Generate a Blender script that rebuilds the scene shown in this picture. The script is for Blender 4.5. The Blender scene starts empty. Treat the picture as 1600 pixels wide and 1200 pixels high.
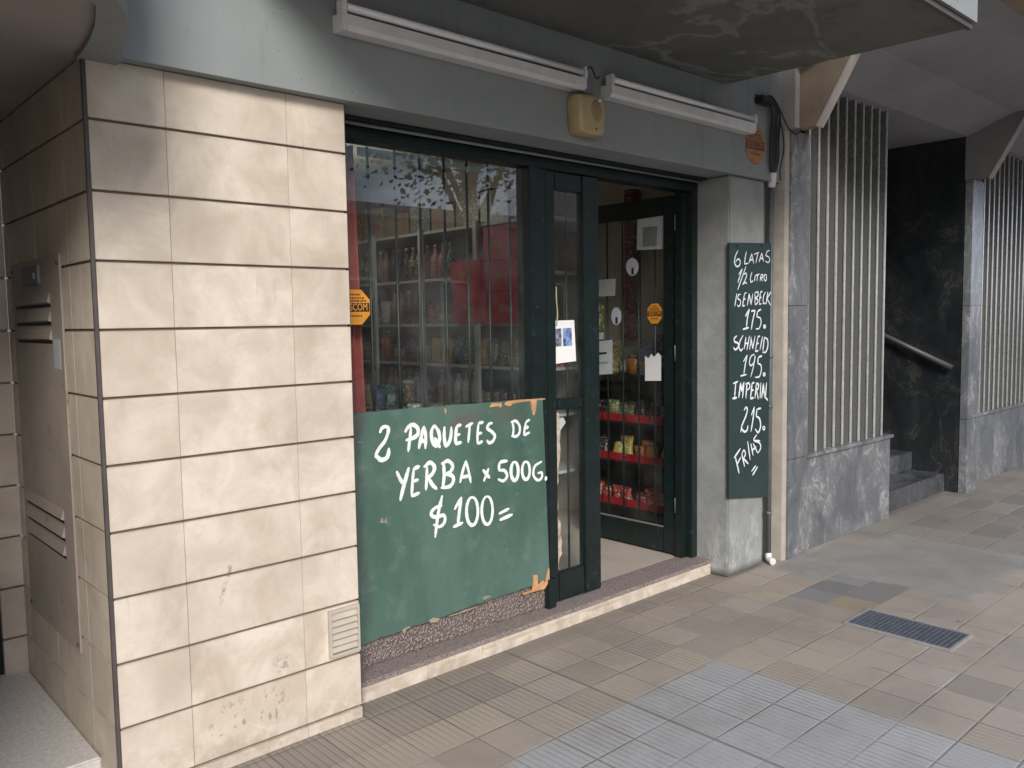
import bpy, bmesh, math, random
from mathutils import Vector, Matrix
random.seed(7)
S = bpy.context.scene
COL = S.collection
# ------------------------------------------------------------------ camera
CAM = Vector((0, 0, 1.5)); YAW, PIT, ROL, FPX = math.radians(42.4448), math.radians(4.3608), math.radians(-0.8817), 1307.0
Fw = Vector((math.sin(YAW)*math.cos(PIT), math.cos(YAW)*math.cos(PIT), -math.sin(PIT)))
R0 = Fw.cross(Vector((0, 0, 1))).normalized(); U0 = R0.cross(Fw)
Rt = R0*math.cos(ROL) + U0*math.sin(ROL); Up = -R0*math.sin(ROL) + U0*math.cos(ROL)
cd = bpy.data.cameras.new('camera'); cam = bpy.data.objects.new('camera', cd); COL.objects.link(cam)
cam.matrix_world = Matrix(((Rt.x, Up.x, -Fw.x, CAM.x), (Rt.y, Up.y, -Fw.y, CAM.y), (Rt.z, Up.z, -Fw.z, CAM.z), (0, 0, 0, 1)))
cd.sensor_width = 36; cd.lens = FPX/1600*36; cd.clip_start = 0.05; cd.clip_end = 500
S.camera = cam
# ------------------------------------------------------------------ world, sun, exposure
SUN_DIR = Vector((-1.0, -1.5, 1.0)).normalized()        # towards the sun: front left, soft through cloud
w = bpy.data.worlds.new('World'); S.world = w; w.use_nodes = True
nt = w.node_tree; bg = nt.nodes['Background']; sk = nt.nodes.new('ShaderNodeTexSky')
sk.sky_type = 'NISHITA'; sk.sun_disc = False
sk.sun_elevation = math.asin(SUN_DIR.z); sk.sun_rotation = math.atan2(SUN_DIR.x, SUN_DIR.y)
sk.air_density = 1.0; sk.dust_density = 2.5; sk.ozone_density = 1.5
tc = nt.nodes.new('ShaderNodeTexCoord'); cn = nt.nodes.new('ShaderNodeTexNoise'); cn.inputs['Scale'].default_value = 3.2; cn.inputs['Detail'].default_value = 7
cmap = nt.nodes.new('ShaderNodeMapping'); cmap.inputs['Scale'].default_value = (1, 1, 2.5); nt.links.new(tc.outputs['Generated'], cmap.inputs[0]); nt.links.new(cmap.outputs[0], cn.inputs['Vector'])
cr = nt.nodes.new('ShaderNodeValToRGB'); cr.color_ramp.elements[0].position = .38; cr.color_ramp.elements[1].position = .62; nt.links.new(cn.outputs[0], cr.inputs[0])
cm = nt.nodes.new('ShaderNodeMix'); cm.data_type = 'RGBA'; nt.links.new(cr.outputs[0], cm.inputs[0]); nt.links.new(sk.outputs[0], cm.inputs[6]); cm.inputs[7].default_value = (15.5, 17.5, 22, 1)
nt.links.new(cm.outputs[2], bg.inputs[0]); bg.inputs[1].default_value = 0.075
ld = bpy.data.lights.new('sun', 'SUN'); ld.energy = 2.9; ld.angle = math.radians(18); ld.color = (1.0, 0.95, 0.9)
sun = bpy.data.objects.new('sun', ld); COL.objects.link(sun); sun.rotation_euler = SUN_DIR.to_track_quat('Z', 'Y').to_euler(); sun.location = (-4, -8, 9)
S.view_settings.view_transform = 'Standard'; S.view_settings.look = 'None'; S.view_settings.gamma = 1
S.view_settings.exposure = 0.42
S.view_settings.use_curve_mapping = False
S.cycles.max_bounces = 8; S.cycles.transparent_max_bounces = 16

def at(px, py, axis, v):
    """photo pixel -> world point on the plane axis=v"""
    d = Fw + Rt*((px-800)/FPX) + Up*((600-py)/FPX)
    t = (v-CAM[axis])/d[axis]
    return CAM + d*t

# ------------------------------------------------------------------ materials
class N:
    def __init__(s, name):
        s.m = bpy.data.materials.new(name); s.m.use_nodes = True; s.t = s.m.node_tree
        s.b = s.t.nodes['Principled BSDF']; s.out = s.t.nodes['Material Output']; s._p = None
    def new(s, k, **kw):
        n = s.t.nodes.new(k)
        for a, v in kw.items(): setattr(n, a, v)
        return n
    def pos(s):
        if s._p is None: s._p = s.new('ShaderNodeNewGeometry').outputs['Position']
        return s._p
    def set(s, sock, v):
        if isinstance(v, bpy.types.NodeSocket): s.t.links.new(v, sock)
        elif isinstance(v, (tuple, list)) and len(v) == 3 and sock.type == 'RGBA': sock.default_value = (*v, 1)
        else: sock.default_value = v
    def math(s, op, a, b=0.0, c=0.0, clamp=False):
        n = s.new('ShaderNodeMath', operation=op, use_clamp=clamp)
        s.set(n.inputs[0], a); s.set(n.inputs[1], b); s.set(n.inputs[2], c)
        return n.outputs[0]
    def xyz(s, v=None):
        n = s.new('ShaderNodeSeparateXYZ'); s.set(n.inputs[0], v or s.pos()); return n.outputs
    def comb(s, x, y, z):
        n = s.new('ShaderNodeCombineXYZ')
        for i, v in enumerate((x, y, z)): s.set(n.inputs[i], v)
        return n.outputs[0]
    def scale(s, v, sc):
        n = s.new('ShaderNodeVectorMath', operation='MULTIPLY'); s.set(n.inputs[0], v); n.inputs[1].default_value = sc; return n.outputs[0]
    def addv(s, a, b):
        n = s.new('ShaderNodeVectorMath', operation='ADD'); s.set(n.inputs[0], a); s.set(n.inputs[1], b); return n.outputs[0]
    def noise(s, sc, det=4, rough=0.55, vec=None, dist=0.0, col=False):
        n = s.new('ShaderNodeTexNoise'); s.set(n.inputs['Vector'], vec or s.pos())
        n.inputs['Scale'].default_value = sc; n.inputs['Detail'].default_value = det; n.inputs['Roughness'].default_value = rough; n.inputs['Distortion'].default_value = dist
        return n.outputs['Color' if col else 'Fac']
    def white(s, vec):
        n = s.new('ShaderNodeTexWhiteNoise'); s.set(n.inputs['Vector'], vec); return n.outputs['Value']
    def voro(s, sc, vec=None):
        n = s.new('ShaderNodeTexVoronoi'); s.set(n.inputs['Vector'], vec or s.pos()); n.inputs['Scale'].default_value = sc; return n.outputs
    def ramp(s, f, pts):
        n = s.new('ShaderNodeValToRGB'); s.set(n.inputs[0], f); e = n.color_ramp.elements
        while len(e) < len(pts): e.new(0.5)
        for i, (p, c) in enumerate(pts):
            e[i].position = p; e[i].color = (*c, 1) if isinstance(c, (tuple, list)) else (c, c, c, 1)
        return n.outputs[0]
    def mix(s, f, a, b, mode='MIX'):
        n = s.new('ShaderNodeMix', data_type='RGBA', blend_type=mode)
        s.set(n.inputs[0], f); s.set(n.inputs[6], a); s.set(n.inputs[7], b); return n.outputs[2]
    def step(s, v, a, b):      # smooth 0..1 between a and b
        n = s.new('ShaderNodeMapRange', interpolation_type='SMOOTHSTEP'); s.set(n.inputs[0], v)
        n.inputs[1].default_value = a; n.inputs[2].default_value = b; return n.outputs[0]
    def band(s, v, a, b, soft):
        return s.math('MULTIPLY', s.step(v, a-soft, a+soft), s.math('SUBTRACT', 1.0, s.step(v, b-soft, b+soft)))
    def done(s, col, rough=0.7, bump=None, dist=0.002, strength=0.6, metal=0.0, spec=None, coat=0.0):
        s.set(s.b.inputs['Base Color'], col); s.set(s.b.inputs['Roughness'], rough); s.set(s.b.inputs['Metallic'], metal)
        if spec is not None: s.b.inputs['Specular IOR Level'].default_value = spec
        if coat: s.b.inputs['Coat Weight'].default_value = coat; s.b.inputs['Coat Roughness'].default_value = 0.15
        if bump is not None:
            n = s.new('ShaderNodeBump'); s.set(n.inputs['Height'], bump); n.inputs['Distance'].default_value = dist; n.inputs['Strength'].default_value = strength
            s.t.links.new(n.outputs[0], s.b.inputs['Normal'])
        return s.m

def mul(c, k): return tuple(x*k for x in c)
def simple(name, c, rough=0.6, var=0.25, sc=9.0, metal=0.0, bump=0.0, streak=False, fleck=None, coat=0.0):
    n = N(name); vec = n.scale(n.pos(), (1, 1, 0.18)) if streak else n.pos()
    f = n.noise(sc, 6, 0.6, vec); g = n.noise(sc*9, 4, 0.6)
    col = n.mix(n.ramp(f, [(0.3, 0.0), (0.72, 1.0)]), mul(c, 1-var), mul(c, 1+var*0.7))
    if fleck: col = n.mix(n.ramp(n.noise(sc*2.2, 8, 0.7, vec), [(0.60, 0.0), (0.68, 1.0)]), col, fleck)
    r = n.math('ADD', n.math('MULTIPLY', g, 0.22), rough-0.11)
    return n.done(col, r, g if bump else None, 0.003, bump, metal, coat=coat)

def tile_mat():
    n = N('cream_stone_tile'); x, y, z = n.xyz()
    row = n.math('FLOOR', n.math('DIVIDE', n.math('SUBTRACT', z, 0.0435), 0.20645))
    cx = n.math('ADD', n.math('GREATER_THAN', x, 1.008), n.math('GREATER_THAN', x, 1.42))
    cy = n.math('FLOOR', n.math('DIVIDE', y, 0.4))
    rnd = n.white(n.comb(row, cx, cy))
    rv = n.comb(n.math('MULTIPLY', rnd, 31.0), row, cx); vec = n.addv(n.pos(), rv)
    blotch = n.noise(5.0, 7, 0.62, vec, 0.6)
    fine = n.noise(55, 5, 0.7, vec)
    veins = n.noise(9, 6, 0.6, n.scale(vec, (1, 1, 2.2)), 1.4)
    c = n.mix(n.ramp(blotch, [(0.34, 0.0), (0.62, 1.0)]), (0.47, 0.398, 0.315), (0.655, 0.585, 0.49))
    c = n.mix(n.math('MULTIPLY', n.step(veins, 0.55, 0.75), 0.3), c, (0.48, 0.40, 0.31))
    c = n.mix(n.math('MULTIPLY', rnd, 0.4), c, (0.52, 0.445, 0.36))
    c = n.mix(n.math('MULTIPLY', n.step(n.noise(2.3, 5, 0.6), 0.5, 0.72), 0.35), c, (0.33, 0.27, 0.215))
    c = n.mix(n.math('MULTIPLY', n.step(n.noise(19, 7, .72, vec), .44, .66), .16), c, (0.42, 0.35, 0.28))
    # pitted dark wear on one low tile and a few drips
    pit = n.math('MULTIPLY', n.step(n.noise(46, 4, 0.7, n.scale(n.pos(), (1, 1, .6))), 0.57, 0.64),
                 n.math('MULTIPLY', n.band(x, 1.06, 1.34, 0.05), n.band(z, 0.09, 0.22, 0.04)))
    c = n.mix(n.math('MULTIPLY', pit, 0.7), c, (0.24, 0.19, 0.13))
    pit2 = n.step(n.noise(150, 3, 0.6), 0.66, 0.74)
    c = n.mix(n.math('MULTIPLY', pit2, 0.3), c, (0.27, 0.21, 0.15))
    sx = n.math('SUBTRACT', n.math('SUBTRACT', x, 1.135), n.math('MULTIPLY', n.math('SUBTRACT', z, .63), .30))
    sx = n.math('ADD', sx, n.math('MULTIPLY', n.math('SUBTRACT', n.noise(16, 3, .6), .5), .03))
    sc = n.math('MULTIPLY', n.band(sx, -.006, .007, .006), n.band(z, .575, .70, .02))
    sc2 = n.math('MULTIPLY', n.band(n.math('SUBTRACT', x, 1.33), -.03, .03, .02), n.band(z, .27, .33, .02))
    sc = n.math('MULTIPLY', n.math('MAXIMUM', sc, n.math('MULTIPLY', sc2, .8)), n.step(n.noise(60, 4, .7), .38, .6))
    c = n.mix(n.math('MULTIPLY', sc, 0.6), c, (0.13, 0.09, 0.06))
    drip = n.math('MULTIPLY', n.step(n.noise(22, 5, .65, n.scale(n.pos(), (1, 1, .09))), .57, .70), n.step(n.noise(3, 3, .5), .45, .6))
    c = n.mix(n.math('MULTIPLY', drip, 0.30), c, (0.30, 0.23, 0.16))
    jd = n.math('ABSOLUTE', n.math('SUBTRACT', n.math('FRACT', n.math('DIVIDE', n.math('SUBTRACT', z, 0.0435), 0.20645)), 0.5))
    c = n.mix(n.math('MULTIPLY', n.math('MULTIPLY', n.step(jd, .44, .5), n.step(n.noise(9, 5, .6), .42, .62)), .5), c, (0.28, 0.22, 0.17))
    dz = n.math('SUBTRACT', 1.0, n.step(z, 0.0, 0.25))
    c = n.mix(n.math('MULTIPLY', n.math('MULTIPLY', dz, n.step(n.noise(14, 5, .7), .42, .62)), 0.55), c, (0.33, 0.28, 0.21))
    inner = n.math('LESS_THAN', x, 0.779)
    c = n.mix(n.math('MULTIPLY', inner, 0.35), c, (0.30, 0.25, 0.20))  # shade of the porch side painted into the tile colour
    return n.done(c, n.math('ADD', 0.38, n.math('MULTIPLY', fine, 0.35)), n.math('ADD', fine, n.math('MULTIPLY', pit, -1.5)), 0.002, 0.35)

def paint_wall(name, base, dark, stain=(0.12, 0.12, 0.11)):
    n = N(name); x, y, z = n.xyz()
    a = n.noise(2.2, 6, 0.6); b = n.noise(14, 6, 0.65); c2 = n.noise(120, 3, 0.6)
    c = n.mix(n.ramp(a, [(0.3, 0.0), (0.7, 1.0)]), dark, base)
    drip = n.noise(10, 6, 0.7, n.scale(n.pos(), (1, 1, 0.12)))
    c = n.mix(n.math('MULTIPLY', n.step(drip, 0.54, 0.72), 0.35), c, stain)
    c = n.mix(n.math('MULTIPLY', n.step(n.noise(34, 4, .5), 0.70, 0.74), 0.6), c, (0.07, 0.07, 0.06))
    return n.done(c, 0.75, n.math('ADD', n.math('MULTIPLY', b, 1.0), n.math('MULTIPLY', c2, 0.4)), 0.004, 0.45)

def rough_render(name):
    n = N(name); x, y, z = n.xyz()
    a = n.noise(6, 8, 0.7); b = n.noise(38, 6, 0.7)
    c = n.mix(n.ramp(a, [(0.35, 0.0), (0.65, 1.0)]), (0.20, 0.21, 0.205), (0.27, 0.28, 0.27))
    lo = n.math('SUBTRACT', 1.0, n.step(z, 0.0, 0.5))
    st = n.step(n.noise(13, 7, .75, n.scale(n.pos(), (1, 1, .35))), .46, .62)
    c = n.mix(n.math('MULTIPLY', st, n.math('MULTIPLY', lo, 0.6)), c, (0.50, 0.49, 0.46))
    c = n.mix(n.math('MULTIPLY', n.step(n.noise(21, 6, .7), .62, .72), 0.35), c, (0.11, 0.11, 0.10))
    c = n.mix(n.math('SUBTRACT', 1.0, n.step(z, 0.005, 0.06)), c, (0.08, 0.08, 0.07))
    return n.done(c, 0.85, n.math('ADD', a, b), 0.007, 0.4)

def soffit_mat():
    n = N('stained_canopy_concrete')
    d = n.noise(1.5, 5, 0.6, None, 0.6)
    r = n.math('ABSOLUTE', n.math('SUBTRACT', n.noise(1.25, 4, 0.55, n.scale(n.pos(), (0.8, 1.7, 1)), 0.7), 0.5))
    r = n.math('SUBTRACT', 1.0, n.step(r, 0.004, 0.03))
    c = n.mix(n.ramp(d, [(0.3, 0.0), (0.7, 1.0)]), (0.085, 0.09, 0.08), (0.15, 0.155, 0.14))
    c = n.mix(n.math('MULTIPLY', r, 0.5), c, (0.26, 0.27, 0.26))
    c = n.mix(n.math('MULTIPLY', n.step(n.noise(6, 6, .7), .52, .7), .5), c, (0.05, 0.05, 0.042))
    return n.done(c, 0.85, n.noise(30, 5, .65), 0.006, 0.5)

def marble(name, lo, hi, vein, sc=3.0, rough=0.17):
    n = N(name)
    st = n.addv(n.pos(), n.scale(n.noise(2.2, 4, 0.5, None, 0, True), (0.35, 0.35, 0.6)))
    st = n.scale(st, (1.0, 1.0, 0.55))
    a = n.noise(sc, 9, 0.68, st, 0.9); b = n.noise(sc*2.1, 8, 0.6, st, 1.6)
    c = n.mix(n.ramp(a, [(0.30, 0.0), (0.50, 0.45), (0.70, 1.0)]), lo, hi)
    v = n.math('SUBTRACT', 1.0, n.step(n.math('ABSOLUTE', n.math('SUBTRACT', b, 0.5)), 0.0, 0.035))
    c = n.mix(n.math('MULTIPLY', v, n.step(a, .42, .62)), c, vein)
    return n.done(c, n.math('ADD', rough, n.math('MULTIPLY', n.noise(7, 5, .7), 0.22)), n.noise(5, 4, .5), 0.01, 0.15, spec=0.6)

def pavement_mat():
    n = N('pavement_tiles'); x, y, z = n.xyz()
    T = 0.2
    ux = n.math('DIVIDE', n.math('SUBTRACT', x, 0.06), T); uy = n.math('DIVIDE', n.math('SUBTRACT', y, 0.05), T)
    ix = n.math('FLOOR', ux); iy = n.math('FLOOR', uy)
    fx = n.math('SUBTRACT', ux, ix); fy = n.math('SUBTRACT', uy, iy)
    rnd = n.white(n.comb(ix, iy, 3.0)); rnd2 = n.white(n.comb(ix, iy, 9.0)); rnd3 = n.white(n.comb(n.math('FLOOR', n.math('DIVIDE', ix, 2.0)), iy, 5.0))
    wob = n.math('MULTIPLY', n.math('SUBTRACT', n.noise(18, 4, .6), .5), 0.03)
    ex = n.math('MINIMUM', fx, n.math('SUBTRACT', 1.0, fx)); ey = n.math('MINIMUM', fy, n.math('SUBTRACT', 1.0, fy))
    ed = n.math('ADD', n.math('MINIMUM', ex, ey), wob)
    joint = n.math('SUBTRACT', 1.0, n.step(ed, 0.008, 0.032))
    nz = n.noise(2.0, 6, .6); wear = n.step(n.noise(1.6, 5, .6), .40, .60)
    c = n.ramp(rnd, [(0.0, (0.255, 0.218, 0.18)), (0.3, (0.285, 0.243, 0.20)), (0.55, (0.295, 0.252, 0.212)), (0.8, (0.315, 0.27, 0.21)), (1.0, (0.305, 0.262, 0.225))])
    c = n.mix(n.math('MULTIPLY', n.math('GREATER_THAN', rnd2, 0.9), 0.4), c, (0.19, 0.17, 0.155))
    # darker run of slate-coloured tiles, ochre ones beside it
    jx = n.math('ADD', x, n.math('MULTIPLY', n.math('SUBTRACT', nz, .5), 0.02))
    dark = n.math('MULTIPLY', n.band(x, 4.06, 4.86, 0.004), n.band(y, 2.05, 2.25, 0.004))
    dark2 = n.math('MULTIPLY', n.band(x, 4.26, 5.26, 0.004), n.band(y, 1.65, 2.05, 0.004))
    dk = n.math('MAXIMUM', dark, n.math('MULTIPLY', dark2, n.math('GREATER_THAN', rnd2, 0.45)))
    c = n.mix(n.math('MULTIPLY', dk, 0.85), c, n.mix(rnd, (0.11, 0.115, 0.12), (0.20, 0.195, 0.19)))
    och = n.math('MULTIPLY', n.band(x, 4.06, 4.26, .004), n.band(y, 1.85, 2.05, .004))
    c = n.mix(n.math('MULTIPLY', och, 0.6), c, (0.24, 0.19, 0.105))
    # pale grey grooved tiles near the camera
    grey = n.math('MULTIPLY', n.step(x, 1.795, 1.83), n.math('MULTIPLY', n.math('SUBTRACT', 1.0, n.step(x, 3.04, 3.08)), n.math('SUBTRACT', 1.0, n.step(n.math('ADD', y, n.math('MULTIPLY', n.math('SUBTRACT', n.noise(7, 4, .6), .5), .09)), 2.02, 2.075))))
    g = n.mix(n.math('MULTIPLY', rnd, .5), (0.29, 0.286, 0.285), (0.335, 0.33, 0.328))
    c = n.mix(grey, c, g)
    # far part: weathered grey brown
    far = n.step(x, 5.35, 5.6)
    c = n.mix(far, c, n.mix(rnd3, (0.17, 0.155, 0.135), (0.235, 0.21, 0.18)))
    # grooves running towards the facade
    gr = n.math('SINE', n.math('MULTIPLY', x, 2*math.pi/0.0285))
    groove = n.step(gr, 0.1, 0.9)
    gm = n.math('MULTIPLY', wear, n.math('ADD', n.math('MULTIPLY', n.math('GREATER_THAN', rnd2, 0.35), .5), .25))
    nearpier = n.math('MULTIPLY', n.math('SUBTRACT', 1.0, n.step(x, 2.0, 2.9)), n.step(y, 2.2, 2.45))
    gm = n.math('MAXIMUM', gm, nearpier)
    gm = n.math('MAXIMUM', gm, n.math('MULTIPLY', grey, n.math('ADD', .35, n.math('MULTIPLY', wear, .65))))
    gm = n.math('MULTIPLY', gm, n.math('SUBTRACT', 1.0, n.step(x, 3.4, 4.4)))
    c = n.mix(n.math('MULTIPLY', n.math('MULTIPLY', groove, gm), 0.20), c, (0.13, 0.11, 0.10))
    joint = n.math('MULTIPLY', joint, n.math('ADD', .25, n.math('MULTIPLY', n.step(n.noise(1.7, 5, .65), .40, .60), .75)))
    jc = n.mix(n.step(n.noise(5, 3, .5), .5, .6), (0.10, 0.085, 0.075), n.mix(n.math('GREATER_THAN', x, 3.4), (0.13, .11, .1), (0.36, 0.35, 0.33)))
    # expansion joints
    bj = n.math('MULTIPLY', n.math('SUBTRACT', 1.0, n.step(n.math('ABSOLUTE', n.math('SUBTRACT', x, 2.46)), 0.004, 0.010)), 0.6)
    c = n.mix(n.math('MULTIPLY', joint, 0.42), c, jc)
    c = n.mix(bj, c, (0.09, 0.08, 0.07))
    # repaired cement patch with ragged outline
    ny = n.math('MULTIPLY', n.math('SUBTRACT', n.noise(4.5, 5, .6), .5), 0.22)
    px_ = n.math('ADD', x, ny); py_ = n.math('ADD', y, ny)
    patch = n.math('MAXIMUM', n.math('MULTIPLY', n.band(px_, 4.62, 5.72, 0.015), n.band(py_, 1.56, 2.40, 0.02)),
                   n.math('MULTIPLY', n.band(px_, 4.42, 5.3, 0.03), n.band(py_, 2.24, 2.57, 0.03)))
    pc = n.mix(n.noise(5, 7, .65), (0.17, 0.165, 0.15), (0.30, 0.292, 0.265))
    c = n.mix(patch, c, pc)
    # dirt and spots
    c = n.mix(n.math('MULTIPLY', n.step(n.noise(1.3, 8, .72), .42, .66), 0.42), c, (0.165, 0.142, 0.125))
    c = n.mix(n.math('MULTIPLY', n.step(n.noise(60, 4, .7), .60, .70), 0.30), c, (0.10, 0.085, 0.075))
    spot = n.math('LESS_THAN', n.voro(2.3)['Distance'], 0.045)
    c = n.mix(n.math('MULTIPLY', spot, .7), c, (0.07, 0.06, 0.055))
    edge = n.step(y, 2.60, 2.74); c = n.mix(n.math('MULTIPLY', edge, 0.45), c, (0.09, 0.08, 0.07))  # darker band along the foot of the facade
    live = n.math('SUBTRACT', 1.0, patch)
    h = n.math('ADD', n.math('MULTIPLY', n.math('MULTIPLY', joint, live), -1.0), n.math('MULTIPLY', n.math('MULTIPLY', groove, gm), n.math('MULTIPLY', live, -0.6)))
    h = n.math('ADD', h, n.math('MULTIPLY', n.noise(90, 4, .7), 0.5)); h = n.math('ADD', h, n.math('MULTIPLY', rnd, 0.3))
    return n.done(c, n.math('ADD', 0.5, n.math('MULTIPLY', n.noise(3, 5, .6), 0.3)), h, 0.004, 0.7)

def board_mat():
    n = N('weathered_green_board'); x, y, z = n.xyz()
    a = n.noise(4.0, 6, 0.6, n.scale(n.pos(), (1, 1, 0.35))); b = n.noise(11, 5, .6)
    c = n.mix(n.ramp(a, [(0.3, 0.0), (0.7, 1.0)]), (0.040, 0.090, 0.070), (0.088, 0.152, 0.125))
    c = n.mix(n.math('MULTIPLY', n.step(b, .5, .75), .35), c, (0.15, 0.21, 0.20))
    br = n.math('MULTIPLY', n.band(x, 2.2, 2.7, .09), n.band(z, 1.03, 1.10, .03))
    c = n.mix(n.math('MULTIPLY', n.math('MULTIPLY', br, n.step(n.noise(9, 5, .7), .42, .6)), .7), c, (0.12, 0.09, 0.08))
    br = n.math('MULTIPLY', n.band(x, 1.74, 1.80, .03), n.step(n.noise(8, 5, .7), .42, .6))
    c = n.mix(n.math('MULTIPLY', br, .6), c, (0.07, 0.06, 0.055))
    sc = n.math('MULTIPLY', n.step(n.noise(24, 7, .75, n.scale(n.pos(), (.5, 1, 1.6))), .64, .68), .55)
    c = n.mix(sc, c, (0.25, 0.24, 0.22))
    return n.done(c, 0.5, n.noise(60, 4, .6, n.scale(n.pos(), (1, 1, .1))), 0.002, 0.3)

def glass_mat(name, tint=(0.90, 0.94, 0.92), ior=2.2, dirt=0.05):
    n = N(name); t = n.t
    tr = n.new('ShaderNodeBsdfTransparent'); tr.inputs[0].default_value = (*tint, 1)
    gl = n.new('ShaderNodeBsdfGlossy'); gl.inputs['Roughness'].default_value = 0.012
    fr = n.new('ShaderNodeFresnel'); fr.inputs[0].default_value = ior
    bf = n.math('MULTIPLY', fr.outputs[0], n.math('SUBTRACT', 1.0, n.new('ShaderNodeNewGeometry').outputs['Backfacing']))
    bp = n.new('ShaderNodeBump'); bp.inputs['Distance'].default_value = 0.02; bp.inputs['Strength'].default_value = 0.02
    t.links.new(n.noise(1.3, 2, .4), bp.inputs['Height']); t.links.new(bp.outputs[0], gl.inputs['Normal'])
    mx = n.new('ShaderNodeMixShader'); t.links.new(bf, mx.inputs[0]); t.links.new(tr.outputs[0], mx.inputs[1]); t.links.new(gl.outputs[0], mx.inputs[2])
    df = n.new('ShaderNodeBsdfDiffuse'); df.inputs[0].default_value = (0.5, 0.5, 0.5, 1)
    m2 = n.new('ShaderNodeMixShader'); n.set(m2.inputs[0], n.math('MULTIPLY', n.step(n.noise(3, 6, .7), .35, .75), dirt))
    t.links.new(mx.outputs[0], m2.inputs[1]); t.links.new(df.outputs[0], m2.inputs[2]); t.links.new(m2.outputs[0], n.out.inputs[0])
    return n.m

def granite_mat():
    n = N('pink_granite'); v = n.voro(210)
    c = n.ramp(n.noise(95, 5, .85), [(0.36, (0.05, 0.042, 0.04)), (0.46, (0.19, 0.155, 0.14)), (0.55, (0.27, 0.22, 0.205)), (0.66, (0.38, 0.34, 0.32))])
    c = n.mix(n.math('MULTIPLY', n.step(n.noise(7, 5, .6), .45, .7), .4), c, (0.17, 0.14, 0.13))
    return n.done(c, 0.6, n.noise(170, 4, .8), 0.002, 0.5)
def roughcast_mat():
    n = N('roughcast_plaster'); d = n.voro(85, n.addv(n.pos(), n.scale(n.noise(40, 3, .5, None, 0, True), (.01, .01, .01))))['Distance']
    c = n.mix(n.step(d, 0.1, 0.6), (0.40, 0.33, 0.30), (0.16, 0.125, 0.11))
    c = n.mix(n.math('MULTIPLY', n.step(n.noise(6, 5, .6), .45, .7), .4), c, (0.22, 0.20, 0.20))
    return n.done(c, 0.85, n.math('ADD', n.math('MULTIPLY', d, -1.0), n.noise(120, 3, .6)), 0.012, 1.0)

def leaf_mat(name, c):
    n = N(name); r = n.white(n.scale(n.new('ShaderNodeNewGeometry').outputs['Random Per Island'], (1, 1, 1)))
    col = n.mix(n.new('ShaderNodeNewGeometry').outputs['Random Per Island'], mul(c, .55), mul(c, 1.5))
    n.done(col, .6); n.b.inputs['Transmission Weight'].default_value = 0.0
    return n.m
def emit_mat(name, c, s):
    n = N(name); n.b.inputs['Emission Color'].default_value = (*c, 1); n.b.inputs['Emission Strength'].default_value = s
    n.b.inputs['Base Color'].default_value = (*c, 1); return n.m
def print_mat(name, a, b):     # printed picture with soft shapes
    n = N(name); c = n.mix(n.ramp(n.noise(38, 3, .5), [(.35, 0.0), (.6, 1.0)]), a, b); return n.done(c, .35)

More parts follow.
